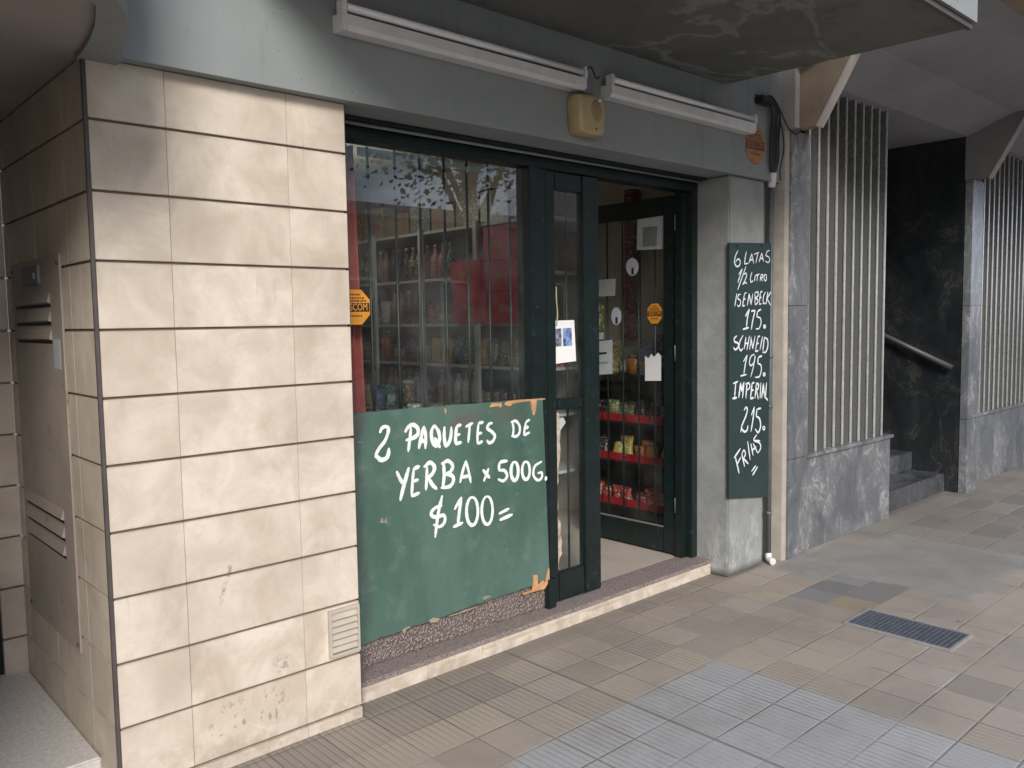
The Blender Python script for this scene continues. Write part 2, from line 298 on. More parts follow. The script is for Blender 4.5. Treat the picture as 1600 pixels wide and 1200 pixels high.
M = dict(
    tile=tile_mat(), grout=simple('brown_grout', (0.155, 0.115, 0.09), .9, .2), trim=simple('dark_metal_trim', (0.115, 0.10, 0.095), .5, .2, metal=.4),
    wall=paint_wall('grey_green_wall_paint', (0.25, 0.272, 0.268), (0.21, 0.232, 0.23)), render=rough_render('flaking_grey_render'),
    soffit=soffit_mat(), porch=simple('porch_ceiling_paint', (0.33, 0.295, 0.275), .8, .15, 2.5, bump=.2),
    marble=marble('grey_veined_marble', (0.075, 0.082, 0.09), (0.21, 0.215, 0.222), (0.33, 0.33, 0.33)),
    blackmarble=marble('black_marble', (0.006, 0.008, 0.010), (0.024, 0.028, 0.030), (0.05, 0.05, 0.042), 2.2, .22),
    pave=pavement_mat(), board=board_mat(), granite=granite_mat(), roughcast=roughcast_mat(),
    green=simple('dark_green_frame_paint', (0.007, 0.014, 0.0135), .32, .3, 11, bump=.12, fleck=(0.03, 0.042, 0.042)),
    greendk=simple('black_green_metal', (0.010, 0.018, 0.018), .4, .3), glass=glass_mat('window_glass'),
    leafglass=glass_mat('door_glass', ior=1.8, dirt=.03),
    white=simple('white_hand_paint', (0.74, 0.765, 0.76), .6, .16, 34, fleck=(0.40, 0.47, 0.44)), paper=simple('white_paper', (0.75, 0.74, 0.73), .7, .06, 20),
    greypaper=simple('grey_paper', (0.40, 0.44, 0.44), .7, .1, 20),
    wood=simple('bare_orange_wood', (0.50, 0.26, 0.12), .7, .35, 30), orange=simple('orange_sticker', (0.60, 0.25, 0.03), .4, .12),
    fadedorange=simple('faded_orange_plate', (0.36, 0.165, 0.075), .5, .3, 20), black=simple('black_print', (0.02, 0.016, 0.014), .5, .2),
    brownprint=simple('brown_print', (0.10, 0.035, 0.02), .5, .2),
    cream=simple('cream_stone_strip', (0.40, 0.36, 0.31), .6, .2, 8), haunch=simple('haunch_brown_paint', (0.30, 0.235, 0.17), .8, .25, 4, bump=.3),
    haunchedge=simple('haunch_pale_edge', (0.42, 0.38, 0.35), .8, .12, 6), haunchgrey=simple('haunch_grey_paint', (0.20, 0.19, 0.195), .8, .12, 3),
    gsoffit=simple('gallery_soffit_paint', (0.34, 0.335, 0.355), .85, .15, 1.4, bump=.25),
    fin=simple('fin_metal', (0.19, 0.195, 0.192), .27, .08, 1.5, metal=.25), finedge=simple('fin_worn_edge', (0.60, 0.60, 0.57), .25, .2, 14, metal=.4),  # front edges paler than the fin sides
    darkglass=simple('dark_window', (0.012, 0.015, 0.015), .2, .2), steel=simple('handrail_steel', (0.05, 0.05, 0.05), .5, .2, metal=.3),
    drain=simple('drain_grating_metal', (0.15, 0.165, 0.20), .5, .25, 30, metal=.5), hole=simple('drain_hole', (0.01, .01, .01), .9, .1),
    cream_plastic=simple('yellowed_plastic', (0.40, 0.315, 0.165), .42, .16, 14), greyplastic=simple('siren_grille', (0.27, 0.20, 0.11), .5, .2),
    lampbody=simple('white_lamp_metal', (0.62, 0.62, 0.61), .4, .1, 14), tube=simple('lamp_tube_glass', (0.80, 0.80, 0.82), .15, .04, 12, coat=.5),
    lampgrey=simple('lamp_bracket_grey', (0.20, 0.21, 0.22), .5, .2), cable=simple('black_cable', (0.016, 0.016, 0.018), .5, .3),
    pipe=simple('grey_painted_pipe', (0.10, 0.11, 0.11), .5, .25, 14), whitepvc=simple('white_pvc', (0.60, 0.61, 0.60), .4, .15, 20),
    cabinet=simple('beige_cabinet_paint', (0.34, 0.29, 0.245), .5, .12, 5, fleck=(.25, .18, .13)), floor=simple('beige_floor', (0.46, 0.40, 0.345), .35, .12, 5),
    terrazzo=simple('pale_terrazzo', (0.62, 0.59, 0.55), .6, .2, 60, fleck=(0.25, .22, .2)), iwall=simple('shop_wall_paint', (0.52, 0.47, 0.40), .8, .12, 3),
    shelfwhite=simple('white_shelf_metal', (0.60, 0.61, 0.60), .45, .12), shelfdark=simple('dark_rack', (0.02, 0.02, 0.02), .5, .2),
    red=simple('red_card', (0.62, 0.03, 0.045), .5, .2, 8), redtray=simple('red_plastic_tray', (0.42, 0.012, 0.022), .35, .15, 8), yellow=simple('yellow_print', (0.55, 0.38, 0.05), .5, .2),
    redcurtain=simple('red_curtain', (0.42, 0.085, 0.075), .8, .25, 6), asphalt=simple('asphalt', (0.055, 0.055, 0.058), .85, .3, 6, bump=.6),
    kerb=simple('kerb_stone', (0.26, 0.255, 0.24), .8, .2, 8), leaf=leaf_mat('plane_tree_leaves', (0.085, 0.12, 0.035)), bark=simple('bark', (0.17, 0.15, 0.12), .9, .35, 10, bump=1),
    bulb=emit_mat('lit_bulb', (1.0, .95, .85), 9), bluep=simple('blue_print', (0.03, 0.045, 0.30), .4, .2), seat=simple('cable_box_plastic', (.5, .5, .48), .5, .1),
)
def pack_mat(name, c, k):
    n = N(name); v = n.voro(58, n.scale(n.pos(), (1, 1, 1.6)))['Color']; sx = n.new('ShaderNodeSeparateColor'); n.set(sx.inputs[0], v)
    alt = [(.62, .60, .55), (.45, .05, .04), (.04, .06, .22), (.55, .40, .08), (.03, .03, .03), (.30, .28, .24)]
    f = n.noise(6, 5, .6); col = n.mix(f, mul(c, .7), mul(c, 1.2))
    col = n.mix(n.math('MULTIPLY', n.math('GREATER_THAN', sx.outputs[0], .82), .65), col, alt[k % 6]); col = n.mix(n.math('MULTIPLY', n.math('GREATER_THAN', sx.outputs[1], .88), .65), col, alt[(k*2+3) % 6])
    ln = n.math('MULTIPLY', n.step(n.math('SINE', n.math('MULTIPLY', n.xyz()[2], 620)), .2, .6), n.math('GREATER_THAN', sx.outputs[2], .7))
    col = n.mix(n.math('MULTIPLY', ln, .6), col, (.05, .04, .04)); return n.done(col, .38, n.noise(60, 3, .6), .002, .5)
PACK = [(pack_mat('pack_'+n_, c, len(n_)+int(c[0]*50)) if n_ not in ('kraft', 'tan') else simple('pack_'+n_, c, .6, .2, 12)) for n_, c in dict(brown=(.26, .17, .10), tan=(.36, .27, .17), kraft=(.30, .215, .14), cream=(.48, .43, .34), grey=(.28, .28, .29), navy=(.03, .04, .13),
        sky=(.22, .30, .42), white=(.62, .62, .6), red=(.42, .04, .04), olive=(.15, .17, .07), gold=(.52, .34, .06), teal=(.05, .2, .19), plum=(.14, .04, .10), dark=(.03, .03, .035), orange=(.5, .19, .04), pink=(.5, .25, .27)).items()]
PK = {m.name[5:]: m for m in PACK}

# ------------------------------------------------------------------ geometry helpers
def box(bm, a, b, mi=0):
    x0, x1 = sorted((a[0], b[0])); y0, y1 = sorted((a[1], b[1])); z0, z1 = sorted((a[2], b[2]))
    v = [bm.verts.new(p) for p in ((x0, y0, z0), (x1, y0, z0), (x1, y1, z0), (x0, y1, z0), (x0, y0, z1), (x1, y0, z1), (x1, y1, z1), (x0, y1, z1))]
    for f in ((3, 2, 1, 0), (4, 5, 6, 7), (0, 1, 5, 4), (1, 2, 6, 5), (2, 3, 7, 6), (3, 0, 4, 7)):
        bm.faces.new([v[i] for i in f]).material_index = mi
    return v
def bbox_(bm, a, b, bev=0.004, mi=0):
    v = box(bm, a, b, mi); es = {e for q in v for e in q.link_edges}
    bmesh.ops.bevel(bm, geom=list(es), offset=bev, segments=2, affect='EDGES')
def prism(bm, pts, axis, lo, hi, mi=0):
    """polygon pts in the two other axes, extruded along axis"""
    def P(p, v):
        q = [0, 0, 0]; o = [i for i in range(3) if i != axis]; q[o[0]], q[o[1]] = p; q[axis] = v; return q
    A = [bm.verts.new(P(p, lo)) for p in pts]; B = [bm.verts.new(P(p, hi)) for p in pts]; n = len(pts)
    fs = [bm.faces.new(A), bm.faces.new(B[::-1])] + [bm.faces.new((A[i], B[i], B[(i+1) % n], A[(i+1) % n])) for i in range(n)]
    for f in fs: f.material_index = mi
    bmesh.ops.recalc_face_normals(bm, faces=fs)
def tube(bm, pts, r, seg=10, mi=0, r2=None):
    pts = [Vector(p) for p in pts]; rings = []
    for i, p in enumerate(pts):
        d = (pts[min(i+1, len(pts)-1)] - pts[max(i-1, 0)]).normalized()
        a = d.orthogonal().normalized() if i == 0 else (rings_a - d*rings_a.dot(d)).normalized()
        rings_a = a; b = d.cross(a); rr = r if r2 is None else r+(r2-r)*i/(len(pts)-1)
        rings.append([bm.verts.new(p + a*rr*math.cos(t) + b*rr*math.sin(t)) for t in [2*math.pi*k/seg for k in range(seg)]])
    for A, B in zip(rings, rings[1:]):
        for k in range(seg):
            f = bm.faces.new((A[k], A[(k+1) % seg], B[(k+1) % seg], B[k])); f.smooth = True; f.material_index = mi
    bm.faces.new(rings[0][::-1]).material_index = mi; bm.faces.new(rings[-1]).material_index = mi
def wloc(o):
    l = Vector((0, 0, 0))
    while o: l += o.location; o = o.parent
    return l
def obj(name, bm, mats, parent=None, label=None, cat=None, group=None, kind=None):
    if not isinstance(mats, (list, tuple)): mats = [mats]
    me = bpy.data.meshes.new(name)
    if parent is not None: off = wloc(parent)
    else:
        vs = [v.co for v in bm.verts]
        off = Vector((0, 0, 0)) if kind == 'structure' else Vector(((min(v.x for v in vs)+max(v.x for v in vs))/2, (min(v.y for v in vs)+max(v.y for v in vs))/2, min(v.z for v in vs)))
    for v in bm.verts: v.co -= off
    bm.to_mesh(me); bm.free()
    for m in mats: me.materials.append(m)
    o = bpy.data.objects.new(name, me); COL.objects.link(o)
    if parent is not None: o.parent = parent
    else: o.location = off
    tagp(o, label, cat, group, kind); return o
def tagp(o, label=None, cat=None, group=None, kind=None):
    for k, v in (('label', label), ('category', cat), ('group', group), ('kind', kind)):
        if v: o[k] = v
def thing(name, label, cat, loc, group=None):
    o = bpy.data.objects.new(name, None); COL.objects.link(o); o.location = loc; o.empty_display_size = .1
    tagp(o, label, cat, group); return o
def B(*boxes):
    bm = bmesh.new()
    for b in boxes: box(bm, *b)
    return bm
def BB(bev, *boxes):
    bm = bmesh.new()
    for b in boxes: bbox_(bm, b[0], b[1], bev)
    return bm
def T(pts, r, seg=10, r2=None):
    bm = bmesh.new(); tube(bm, pts, r, seg, 0, r2); return bm
def smooth(pts, k=5):
    if len(pts) < 3: return [Vector(p) for p in pts]
    P = [Vector(p) for p in pts]; P = [P[0]*2-P[1]] + P + [P[-1]*2-P[-2]]; out = []
    for i in range(1, len(P)-2):
        for j in range(k):
            t = j/k; a, b, c, d = P[i-1], P[i], P[i+1], P[i+2]
            out.append(0.5*((2*b)+(c-a)*t+(2*a-5*b+4*c-d)*t*t+(3*b-a-3*c+d)*t**3))
    out.append(P[-2]); return out
def lettering(strokes, ox, oy, sc, plane_y, width, bm=None, lay=[0]):
    """brush strokes traced on a sign whose face is the plane y=plane_y"""
    bm = bm or bmesh.new()
    for s in strokes:
        wpts = [at(ox+x/sc, oy+y/sc, 1, plane_y) for x, y in s]
        wpts = [Vector((p.x, 0, p.z)) for p in smooth(wpts)]
        if len(wpts) == 2: a, b = wpts; wpts = [a.lerp(b, t/4) for t in range(5)]
        lay[0] += 1; y0 = plane_y - 0.0008 - (lay[0] % 60)*0.00005
        w0 = width*random.uniform(.85, 1.15); prev = None; n = len(wpts)
        for i, p in enumerate(wpts):
            d = (wpts[min(i+1, n-1)] - wpts[max(i-1, 0)]).normalized(); q = Vector((-d.z, 0, d.x))
            e = min(i, n-1-i)/max(1, n-1)
            ww = w0*(0.62+min(.38, e*2.2))*random.uniform(.9, 1.1)*(1.12-.3*abs(d.x)*0)
            if i == 0 and False: ww *= .5
            if i == n-1: ww *= .75
            y = y0 - i*0.00001
            a = bm.verts.new((p.x+q.x*ww/2, y, p.z+q.z*ww/2)); b = bm.verts.new((p.x-q.x*ww/2, y, p.z-q.z*ww/2))
            if prev: bm.faces.new((prev[0], a, b, prev[1]))
            else:
                c = bm.verts.new((p.x-d.x*ww*.3, y, p.z-d.z*ww*.3)); bm.faces.new((a, b, c))
            prev = (a, b)
        c = bm.verts.new((p.x+d.x*ww*.4, y, p.z+d.z*ww*.4)); bm.faces.new((prev[0], c, prev[1]))
    for f in bm.faces:
        f.normal_update()
        if f.normal.y > 0: f.normal_flip()
    return bm
def ell(cx, cy, rx, ry, n=12):
    return [(cx+rx*math.sin(2*math.pi*i/n), cy-ry*math.cos(2*math.pi*i/n)) for i in range(n+1)]
def text_mesh(txt, size, origin, right, up, off=0.0, squash=1.0, bold=0.0):
    """font text as flat mesh, centred on origin in the frame right/up"""
    cu = bpy.data.curves.new('t', 'FONT'); cu.body = txt; cu.size = size; cu.align_x = 'CENTER'; cu.align_y = 'CENTER'; cu.offset = bold; cu.resolution_u = 3
    o = bpy.data.objects.new('t', cu); COL.objects.link(o); dg = bpy.context.evaluated_depsgraph_get()
    me = bpy.data.meshes.new_from_object(o.evaluated_get(dg)); bm = bmesh.new(); bm.from_mesh(me)
    bpy.data.objects.remove(o); bpy.data.curves.remove(cu); bpy.data.meshes.remove(me)
    right = Vector(right); up = Vector(up); nn = right.cross(up); o_ = Vector(origin)
    for v in bm.verts: v.co = o_ + right*v.co.x*squash + up*v.co.y + nn*off
    return bm
def join(bm, other, mi=0):
    me = bpy.data.meshes.new('j'); 
    for f in other.faces: f.material_index = mi
    other.to_mesh(me); other.free(); bm.from_mesh(me); bpy.data.meshes.remove(me)

# ================================================================== SETTING
Y0 = 2.681                                   # tile face of the facade
bm = bmesh.new()
v = [bm.verts.new(p) for p in ((-30, -2.2, 0), (60, -2.2, 0), (60, 12, 0), (-30, 12, 0))]; bm.faces.new(v)
obj('pavement', bm, M['pave'], kind='structure')
obj('road', B(((-30, -10, -.2), (60, -2.36, -.14))), M['asphalt'], kind='structure')
obj('kerb', B(((-30, -2.36, -.2), (60, -2.203, .004))), M['kerb'], kind='structure')
obj('ground', B(((-200, -200, -.4), (200, 200, -.21))), M['asphalt'], kind='structure')
obj('far_pavement', B(((-30, -13.2, -.2), (60, -10.003, .0))), M['kerb'], kind='structure')

# ================================================================== SHOP BUILDING
shop = thing('shop_building', 'grey green shop building with cream tiled corner pier and concrete canopy', 'building', (2.4, 3.0, 0))
ZT = 2.287
rows = [0.045] + [0.25+0.2065*i for i in range(10)]          # joint heights, bottom to top
rows[-1] = 2.1105
core = B(((0.783, Y0+.008, 0), (1.642, 3.80, ZT)))
pier = obj('pier', core, M['grout'], shop)
bm = bmesh.new(); g = 0.0042
zs = [0.0] + rows + [ZT+.004]
xs = [0.777, 1.008, 1.42, 1.65]; ys = [Y0, 2.93, 3.33, 3.73, 3.80]
for i in range(len(zs)-1):
    z0, z1 = zs[i]+(g if i else 0), zs[i+1]-g
    for j in range(3):
        pr = -0.006 if i == 0 else 0.0
        bbox_(bm, (xs[j]+(.0007 if j else 0.006), Y0+pr, z0), (xs[j+1]-.0007, Y0+.02, z1), .0012)
    for j in range(4):
        bbox_(bm, (0.776, ys[j]+(.02 if j == 0 else .0007), z0), (0.79, ys[j+1]-.0007, z1), .0012)
    bbox_(bm, (1.64, Y0+.0215, z0), (1.6505, 2.86, z1), .0012)
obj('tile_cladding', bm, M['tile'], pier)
obj('corner_trim', BB(.002, ((0.7705, Y0-.004, 0.0), (0.7825, Y0+.010, ZT))), M['trim'], pier)
obj('edge_trim', B(((1.6512, Y0+.004, 0.05), (1.6535, 2.80, ZT))), M['trim'], pier)
# louvre vent low on the pier
a, b = at(507, 955, 1, Y0-.01), at(563, 1015, 1, Y0-.01)
bm = bmesh.new(); vx0, vx1, vz0, vz1 = 1.515, 1.645, 0.265, 0.445
for q in (((vx0, Y0-.012, vz0), (vx0+.012, Y0-.0005, vz1)), ((vx1-.008, Y0-.012, vz0), (vx1, Y0-.0005, vz1)), ((vx0+.012, Y0-.012, vz1-.012), (vx1-.008, Y0-.0005, vz1)), ((vx0+.012, Y0-.012, vz0), (vx1-.008, Y0-.0005, vz0+.012))):
    box(bm, *q)
for i in range(6):
    z = vz0+.02+i*.0245
    prism(bm, [(Y0-.013, z), (Y0-.001, z+.016), (Y0-.001, z+.012), (Y0-.011, z-.002)], 0, vx0+.013, vx1-.009)
vent = obj('wall_vent', bm, simple('vent_paint', (.44, .385, .32), .7, .15, 9), pier)
# upper wall with its soffit band over the pier, shopfront and pilaster
obj('upper_wall', B(((0.87, 2.632, ZT+.002), (4.60, 2.95, 3.6))), M['wall'], shop)
# rounded porch parapet and its ceiling
outer = [(0.869, 2.632), (0.845, 2.60), (0.830, 2.50), (0.812, 2.42), (0.795, 2.34), (0.755, 2.235), (0.715, 2.16), (0.62, 2.04), (0.48, 1.96), (0.25, 1.91), (-0.1, 1.89), (-1.6, 1.89)]
inner = [(0.762, 2.70), (0.755, 2.60), (0.742, 2.49), (0.718, 2.36), (0.68, 2.22), (0.635, 2.15), (0.55, 2.08), (0.44, 2.035), (0.23, 2.0), (-0.1, 1.985), (-1.6, 1.985)]
bm = bmesh.new(); pp = outer + inner[::-1] + [(0.869, 2.70)]
prism(bm, pp, 2, ZT-.01, 3.6)
obj('porch_parapet', bm, M['wall'], shop)
bm = bmesh.new(); prism(bm, inner + [(-1.6, 3.99), (0.7755, 3.99), (0.7755, 2.70)], 2, ZT+.006, ZT+.2)
obj('porch_ceiling', bm, M['porch'], shop)
obj('porch_wall', B(((-.9, 1.3, 0), (-.45, 3.87, 2.28))), M['tile'], shop)  # unseen wall, added and drawn forward to keep sun off the pier side
bm = bmesh.new()
for i in range(len(zs)-1): bbox_(bm, (0.69, 3.802, zs[i]+g), (0.775, 3.83, zs[i+1]-g), .0012)
box(bm, (0.70, 3.825, 0), (0.775, 3.9, 2.31))
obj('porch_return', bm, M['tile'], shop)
pd = obj('porch_door', B(((-1.45, 3.88, 0.1), (0.60, 3.92, 2.31))), M['greendk'], shop)
obj('door_frame', B(((0.60, 3.84, 0.1), (0.698, 3.90, 2.31)), ((-.2, 3.85, .1), (-.12, 3.88, 2.3))), M['green'], pd)
obj('porch_floor', BB(.006, ((-1.45, 2.86, 0.0), (0.7745, 3.84, 0.10))), M['terrazzo'], shop)
bm = bmesh.new(); prism(bm, [(.7765, 2.7015), (.8685, 2.7015), (.8685, 2.9515), (1.359, 2.9515), (1.359, 4.2), (.7765, 4.2)], 2, 2.2925, 3.6); obj('porch_header', bm, M['porch'], shop)
obj('porch_back', B(((-1.6, 3.995, 0), (0.776, 4.15, 3.0))), M['porch'], shop)
# canopy slab
sb = [(1.16, 2.63), (4.01, 2.63), (4.075, 1.44), (1.16, 1.44)]
bm = bmesh.new(); prism(bm, sb, 2, 2.757, 2.90); can = obj('canopy', bm, M['soffit'], shop)
bm = bmesh.new(); prism(bm, [(1.16, 1.415), (4.078, 1.415), (4.076, 1.436), (1.16, 1.436)], 2, 2.748, 2.775)
obj('drip_edge', bm, M['trim'], can)
bm = bmesh.new(); prism(bm, [(1.15, 1.40), (4.092, 1.40), (4.079, 1.438), (1.15, 1.438)], 2, 2.776, 3.6); prism(bm, [(4.077, 1.45), (4.085, 1.45), (4.022, 2.628), (4.014, 2.628)], 2, 2.776, 3.6)
obj('canopy_fascia', bm, M['wall'], can)
# pilaster right of the shop door
obj('pilaster', BB(.008, ((4.088, 2.655, 0), (4.452, 3.0, ZT))), M['render'], shop)
obj('side_strip', B(((4.453, 2.70, 0), (4.60, 3.0, 2.285))), M['wall'], shop)
obj('upper_building', B(((-3.0, 2.2, 3.602), (4.6, 9, 8.5))), M['wall'], shop)
# step : tiled riser, granite tread, roughcast apron
bm = bmesh.new(); x = 1.652; rs = [1.652, 2.03, 2.33, 2.62, 2.90, 3.21, 3.50, 3.79, 4.086]
for i in range(len(rs)-1): bbox_(bm, (rs[i]+.001, 2.768, 0), (rs[i+1]-.001, 2.80, 0.064), .0015)
st = obj('step', bm, M['tile'], shop)
obj('tread', BB(.006, ((1.652, 2.760, 0.0655), (4.087, 2.955, 0.086))), M['granite'], st)
obj('roughcast_apron', BB(.01, ((1.652, 2.868, 0.0865), (2.835, 3.0, 0.25))), M['roughcast'], shop)
# interior shell
obj('shop_floor', B(((1.5, 2.956, 0.0), (4.6, 7.6, 0.084))), M['floor'], shop)
obj('shop_walls', B(((4.45, 3.001, 0.085), (4.6, 7.6, 2.75)), ((1.5, 7.45, 0.085), (4.449, 7.6, 2.75)), ((1.36, 2.9, 0.0), (1.499, 7.6, 2.75))), M['iwall'], shop)
obj('shop_ceiling', B(((1.36, 2.951, 2.751), (4.6, 7.6, 2.85))), M['iwall'], shop)
# ---- front frame, window, doors
front = shop
fr = obj('front_frame', BB(.003, ((1.655, 2.86, 2.215), (4.086, 2.95, 2.284)), ((1.655, 2.872, 0.2505), (1.74, 2.95, 2.214)),
        ((2.742, 2.858, 0.2505), (2.822, 2.95, 2.214)), ((2.8225, 2.868, 0.087), (2.858, 2.95, 2.214)),
        ((4.028, 2.862, 0.087), (4.086, 2.95, 2.214)), ((3.985, 2.90, 0.087), (4.0275, 2.95, 2.214)), ((1.7405, 2.872, 0.2505), (2.7415, 2.95, 0.31))), M['green'], shop)
obj('head_rail', T([(1.66, 2.835, 2.268), (4.07, 2.835, 2.268)], .007, 8), M['lampgrey'], fr)
obj('head_track', B(((1.655, 2.80, 2.276), (4.086, 2.8595, 2.286))), M['greendk'], fr)
obj('post_foot', BB(.004, ((2.815, 2.835, 0.0865), (2.870, 2.867, 0.235))), M['green'], fr)
win = obj('shop_window', B(((1.7405, 2.905, 0.31), (2.7415, 2.910, 2.2145))), M['glass'], shop)
bar_px = [578, 620, 658, 696, 731, 764, 797]
for p in bar_px:
    x = at(p, 400, 1, 2.955).x
    bm = T([(x, 2.955, 0.30), (x, 2.955, 2.215)], .0062, 8); obj('bar', bm, M['greendk'], win)
obj('valance', B(((1.92, 3.02, 2.19), (2.70, 3.03, 2.225))), M['shelfwhite'], win)
# fixed door leaf
leaf = thing('door_leaf', 'closed narrow dark green door leaf beside the painted board', 'door', (3.04, 2.89, .087))
obj('leaf_frame', BB(.004, ((2.8585, 2.872, 0.092), (2.925, 2.912, 2.208)), ((3.115, 2.866, 0.092), (3.236, 2.912, 2.208)), ((2.9255, 2.872, 2.125), (3.1145, 2.912, 2.208)),
        ((2.9255, 2.872, 1.055), (3.1145, 2.912, 1.108)), ((2.9255, 2.872, 0.092), (3.1145, 2.912, 0.235))), M['green'], leaf)
obj('glass_pane', B(((2.9255, 2.888, .236), (3.1145, 2.892, 1.0545)), ((2.9255, 2.888, 1.1085), (3.1145, 2.892, 2.1245))), M['leafglass'], leaf)
obj('bar', T([(3.055, 2.925, .2), (3.055, 2.925, 2.15)], .006, 8), M['greendk'], leaf)
obj('stile_edge', B(((3.2365, 2.875, 0.095), (3.2395, 2.905, 2.205))), M['fin'], leaf)
obj('lock', BB(.003, ((3.237, 2.885, 1.62), (3.252, 2.90, 1.66))), M['greendk'], leaf)
# open leaf, hinged on the right jamb, folded inwards
dl = thing('door_leaf', 'open dark green door leaf swung into the shop with notices on its glass', 'door', (4.0, 2.955, .09))
X0, X1 = 4.00, 4.045
obj('leaf_frame', BB(.004, ((X0, 2.955, 0.095), (X1, 3.045, 2.205)), ((X0, 3.60, 0.095), (X1, 3.70, 2.205)), ((X0, 3.0455, 2.10), (X1, 3.5995, 2.205)), ((X0, 3.0455, .095), (X1, 3.5995, .245))), M['green'], dl)
obj('glass_pane', B(((4.016, 3.0455, .2455), (4.020, 3.5995, 2.0995))), M['leafglass'], dl)
for k in range(4):
    y = 3.13+k*.125; obj('bar', T([(4.034, y, .24), (4.034, y, 2.105)], .006, 8), M['greendk'], dl)
obj('bead', B(((3.996, 3.0455, .2455), (4.0, 3.5995, .256))), M['fin'], dl)
for z in (.35, 1.25, 2.0): obj('hinge', T([(3.992, 2.948, z), (3.992, 2.948, z+.09)], .008, 8), M['lampgrey'], dl)

# ---- gas cabinet in the porch side wall
gc = thing('gas_cabinet', 'beige painted metal cabinet door with louvres in the shaded porch wall', 'cabinet', (0.77, 3.33, .36))
def pp2(px, py): return at(px, py, 0, .770)
obj('cabinet_door', BB(.003, ((0.768, 3.01, .40), (0.7755, 3.67, 1.74))), M['cabinet'], gc)
def louvres(z0, n, parent, ya, yb):
    bm = bmesh.new()
    for i in range(n): prism(bm, [(0.7675, z0-i*.062), (0.757, z0-i*.062-.035), (0.7675, z0-i*.062-.04)], 1, ya, yb)
    bmesh.ops.recalc_face_normals(bm, faces=bm.faces); obj('louvre', bm, M['cabinet'], parent)
    bm = bmesh.new()
    for i in range(n): box(bm, (0.7672, ya, z0-i*.062-.052), (0.7679, yb, z0-i*.062-.041))
    obj('louvre_slot', bm, M['black'], parent)  # black strips painted as the shade inside the slots
for y_, z_ in ((3.03, .43), (3.65, .43), (3.03, 1.71), (3.65, 1.71)): obj('screw', T([(.763, y_, z_), (.769, y_, z_)], .007, 8), M['trim'], gc)
louvres(1.62, 3, gc, 3.14, 3.62); louvres(.88, 3, gc, 3.12, 3.62)
obj('lock_plate', BB(.003, ((0.757, 3.24, 1.65), (0.767, 3.47, 1.715))), M['lampgrey'], gc)
obj('keyhole', B(((0.7555, 3.28, 1.67), (0.7567, 3.30, 1.69))), M['whitepvc'], gc)
obj('notice', B(((0.7665, 3.05, 1.36), (0.7676, 3.13, 1.46))), M['greypaper'], gc)

# ================================================================== SIGNS ON THE SHOPFRONT
YB = 2.842
bs = thing('painted_board', 'large green board hand painted with yerba price under the shop window', 'sign', (2.24, YB, .2))
p1, p2, p3, p4 = at(552, 645, 1, YB), at(848, 622, 1, YB), at(859, 905, 1, YB), at(563, 1009, 1, YB)
p1.x = p4.x = 1.656
# slightly wavy sheet edge
edge = []
def seg(a, b, n, amp):
    for i in range(n):
        t = i/n; q = a.lerp(b, t); edge.append((q.x+random.uniform(-amp, amp)*.4, q.z+random.uniform(-amp, amp)))
seg(p1, p2, 26, .0018); seg(p2, p3, 20, .001); seg(p3, p4, 30, .003); seg(p4, p1, 8, .0005)
bm = bmesh.new(); prism(bm, edge, 1, YB, YB+.014); obj('board_panel', bm, M['board'], bs)
L1 = [[(475,410),(500,350),(545,325),(590,345),(585,420),(540,530),(470,620),(425,700),(412,755)], [(425,730),(460,765),(495,788),(560,765),(590,715),(600,625)],
      [(905,350),(890,500),(868,670)], [(825,400),(870,330),(940,300),(1000,350),(1000,430),(940,480),(835,515)],
      [(1015,630),(1050,460),(1085,320)], [(1085,320),(1110,450),(1105,630)], [(1050,520),(1115,525)],
      [(1230,305),(1190,390),(1200,520),(1250,590),(1300,520),(1290,400),(1230,305)], [(1235,480),(1270,550),(1312,618)],
      [(1370,330),(1368,480),(1390,590),(1440,530),(1462,430),(1465,330)]]
L2 = [[(125,430),(110,560),(105,690)], [(125,430),(192,408)], [(115,565),(175,545)], [(105,690),(195,665)], [(255,440),(362,383)], [(315,410),(305,540),(292,672)],
      [(445,385),(430,530),(428,685)], [(445,385),(515,370)], [(435,540),(495,528)], [(430,688),(505,650)], [(645,385),(600,395),(572,460),(635,510),(682,570),(655,645),(600,675),(565,635)],
      [(940,370),(955,470),(945,575)], [(920,370),(990,355),(1045,430),(1040,530),(990,580),(925,570)], [(1140,365),(1120,460),(1108,560)], [(1140,365),(1193,333)], [(1125,458),(1175,440)], [(1108,562),(1193,520)]]
L3 = [[(238,350),(252,380),(270,412)], [(295,332),(280,385),(268,430),(255,485)], [(318,335),(312,400),(308,465)], [(318,337),(345,325)], [(314,396),(340,388)], [(308,466),(346,449)],
      [(380,328),(378,390),(375,436)], [(366,328),(395,308),(415,330),(405,360),(382,380)], [(388,382),(405,412),(426,432)], [(457,305),(460,370),(454,424)], [(448,314),(478,300),(500,322),(490,350),(465,362)],
      [(465,362),(498,370),(503,395),(485,420),(445,426)], [(535,402),(548,345),(562,300)], [(562,300),(575,350),(585,402)], [(541,378),(582,368)], [(642,342),(658,362),(674,380)], [(668,335),(658,365),(645,396)],
      [(757,300),(722,308),(716,345)], [(716,345),(742,345),(755,370),(738,393),(712,386)], ell(790,348,17,43), ell(843,345,18,42), [(917,303),(885,325),(878,365),(897,390),(916,380),(917,355),(898,358)], [(938,374),(935,392)]]
L4 = [[(365,250),(320,450),(285,722)], [(362,362),(300,380),(245,430),(250,480),(310,492),(375,470),(398,515),(375,575),(325,602),(265,578)], [(505,405),(580,270)], [(582,268),(560,430),(542,585)], [(490,605),(600,555)],
      ell(705,425,65,160), ell(875,415,62,160), [(1010,455),(1125,395)], [(1020,525),(1162,463)]]
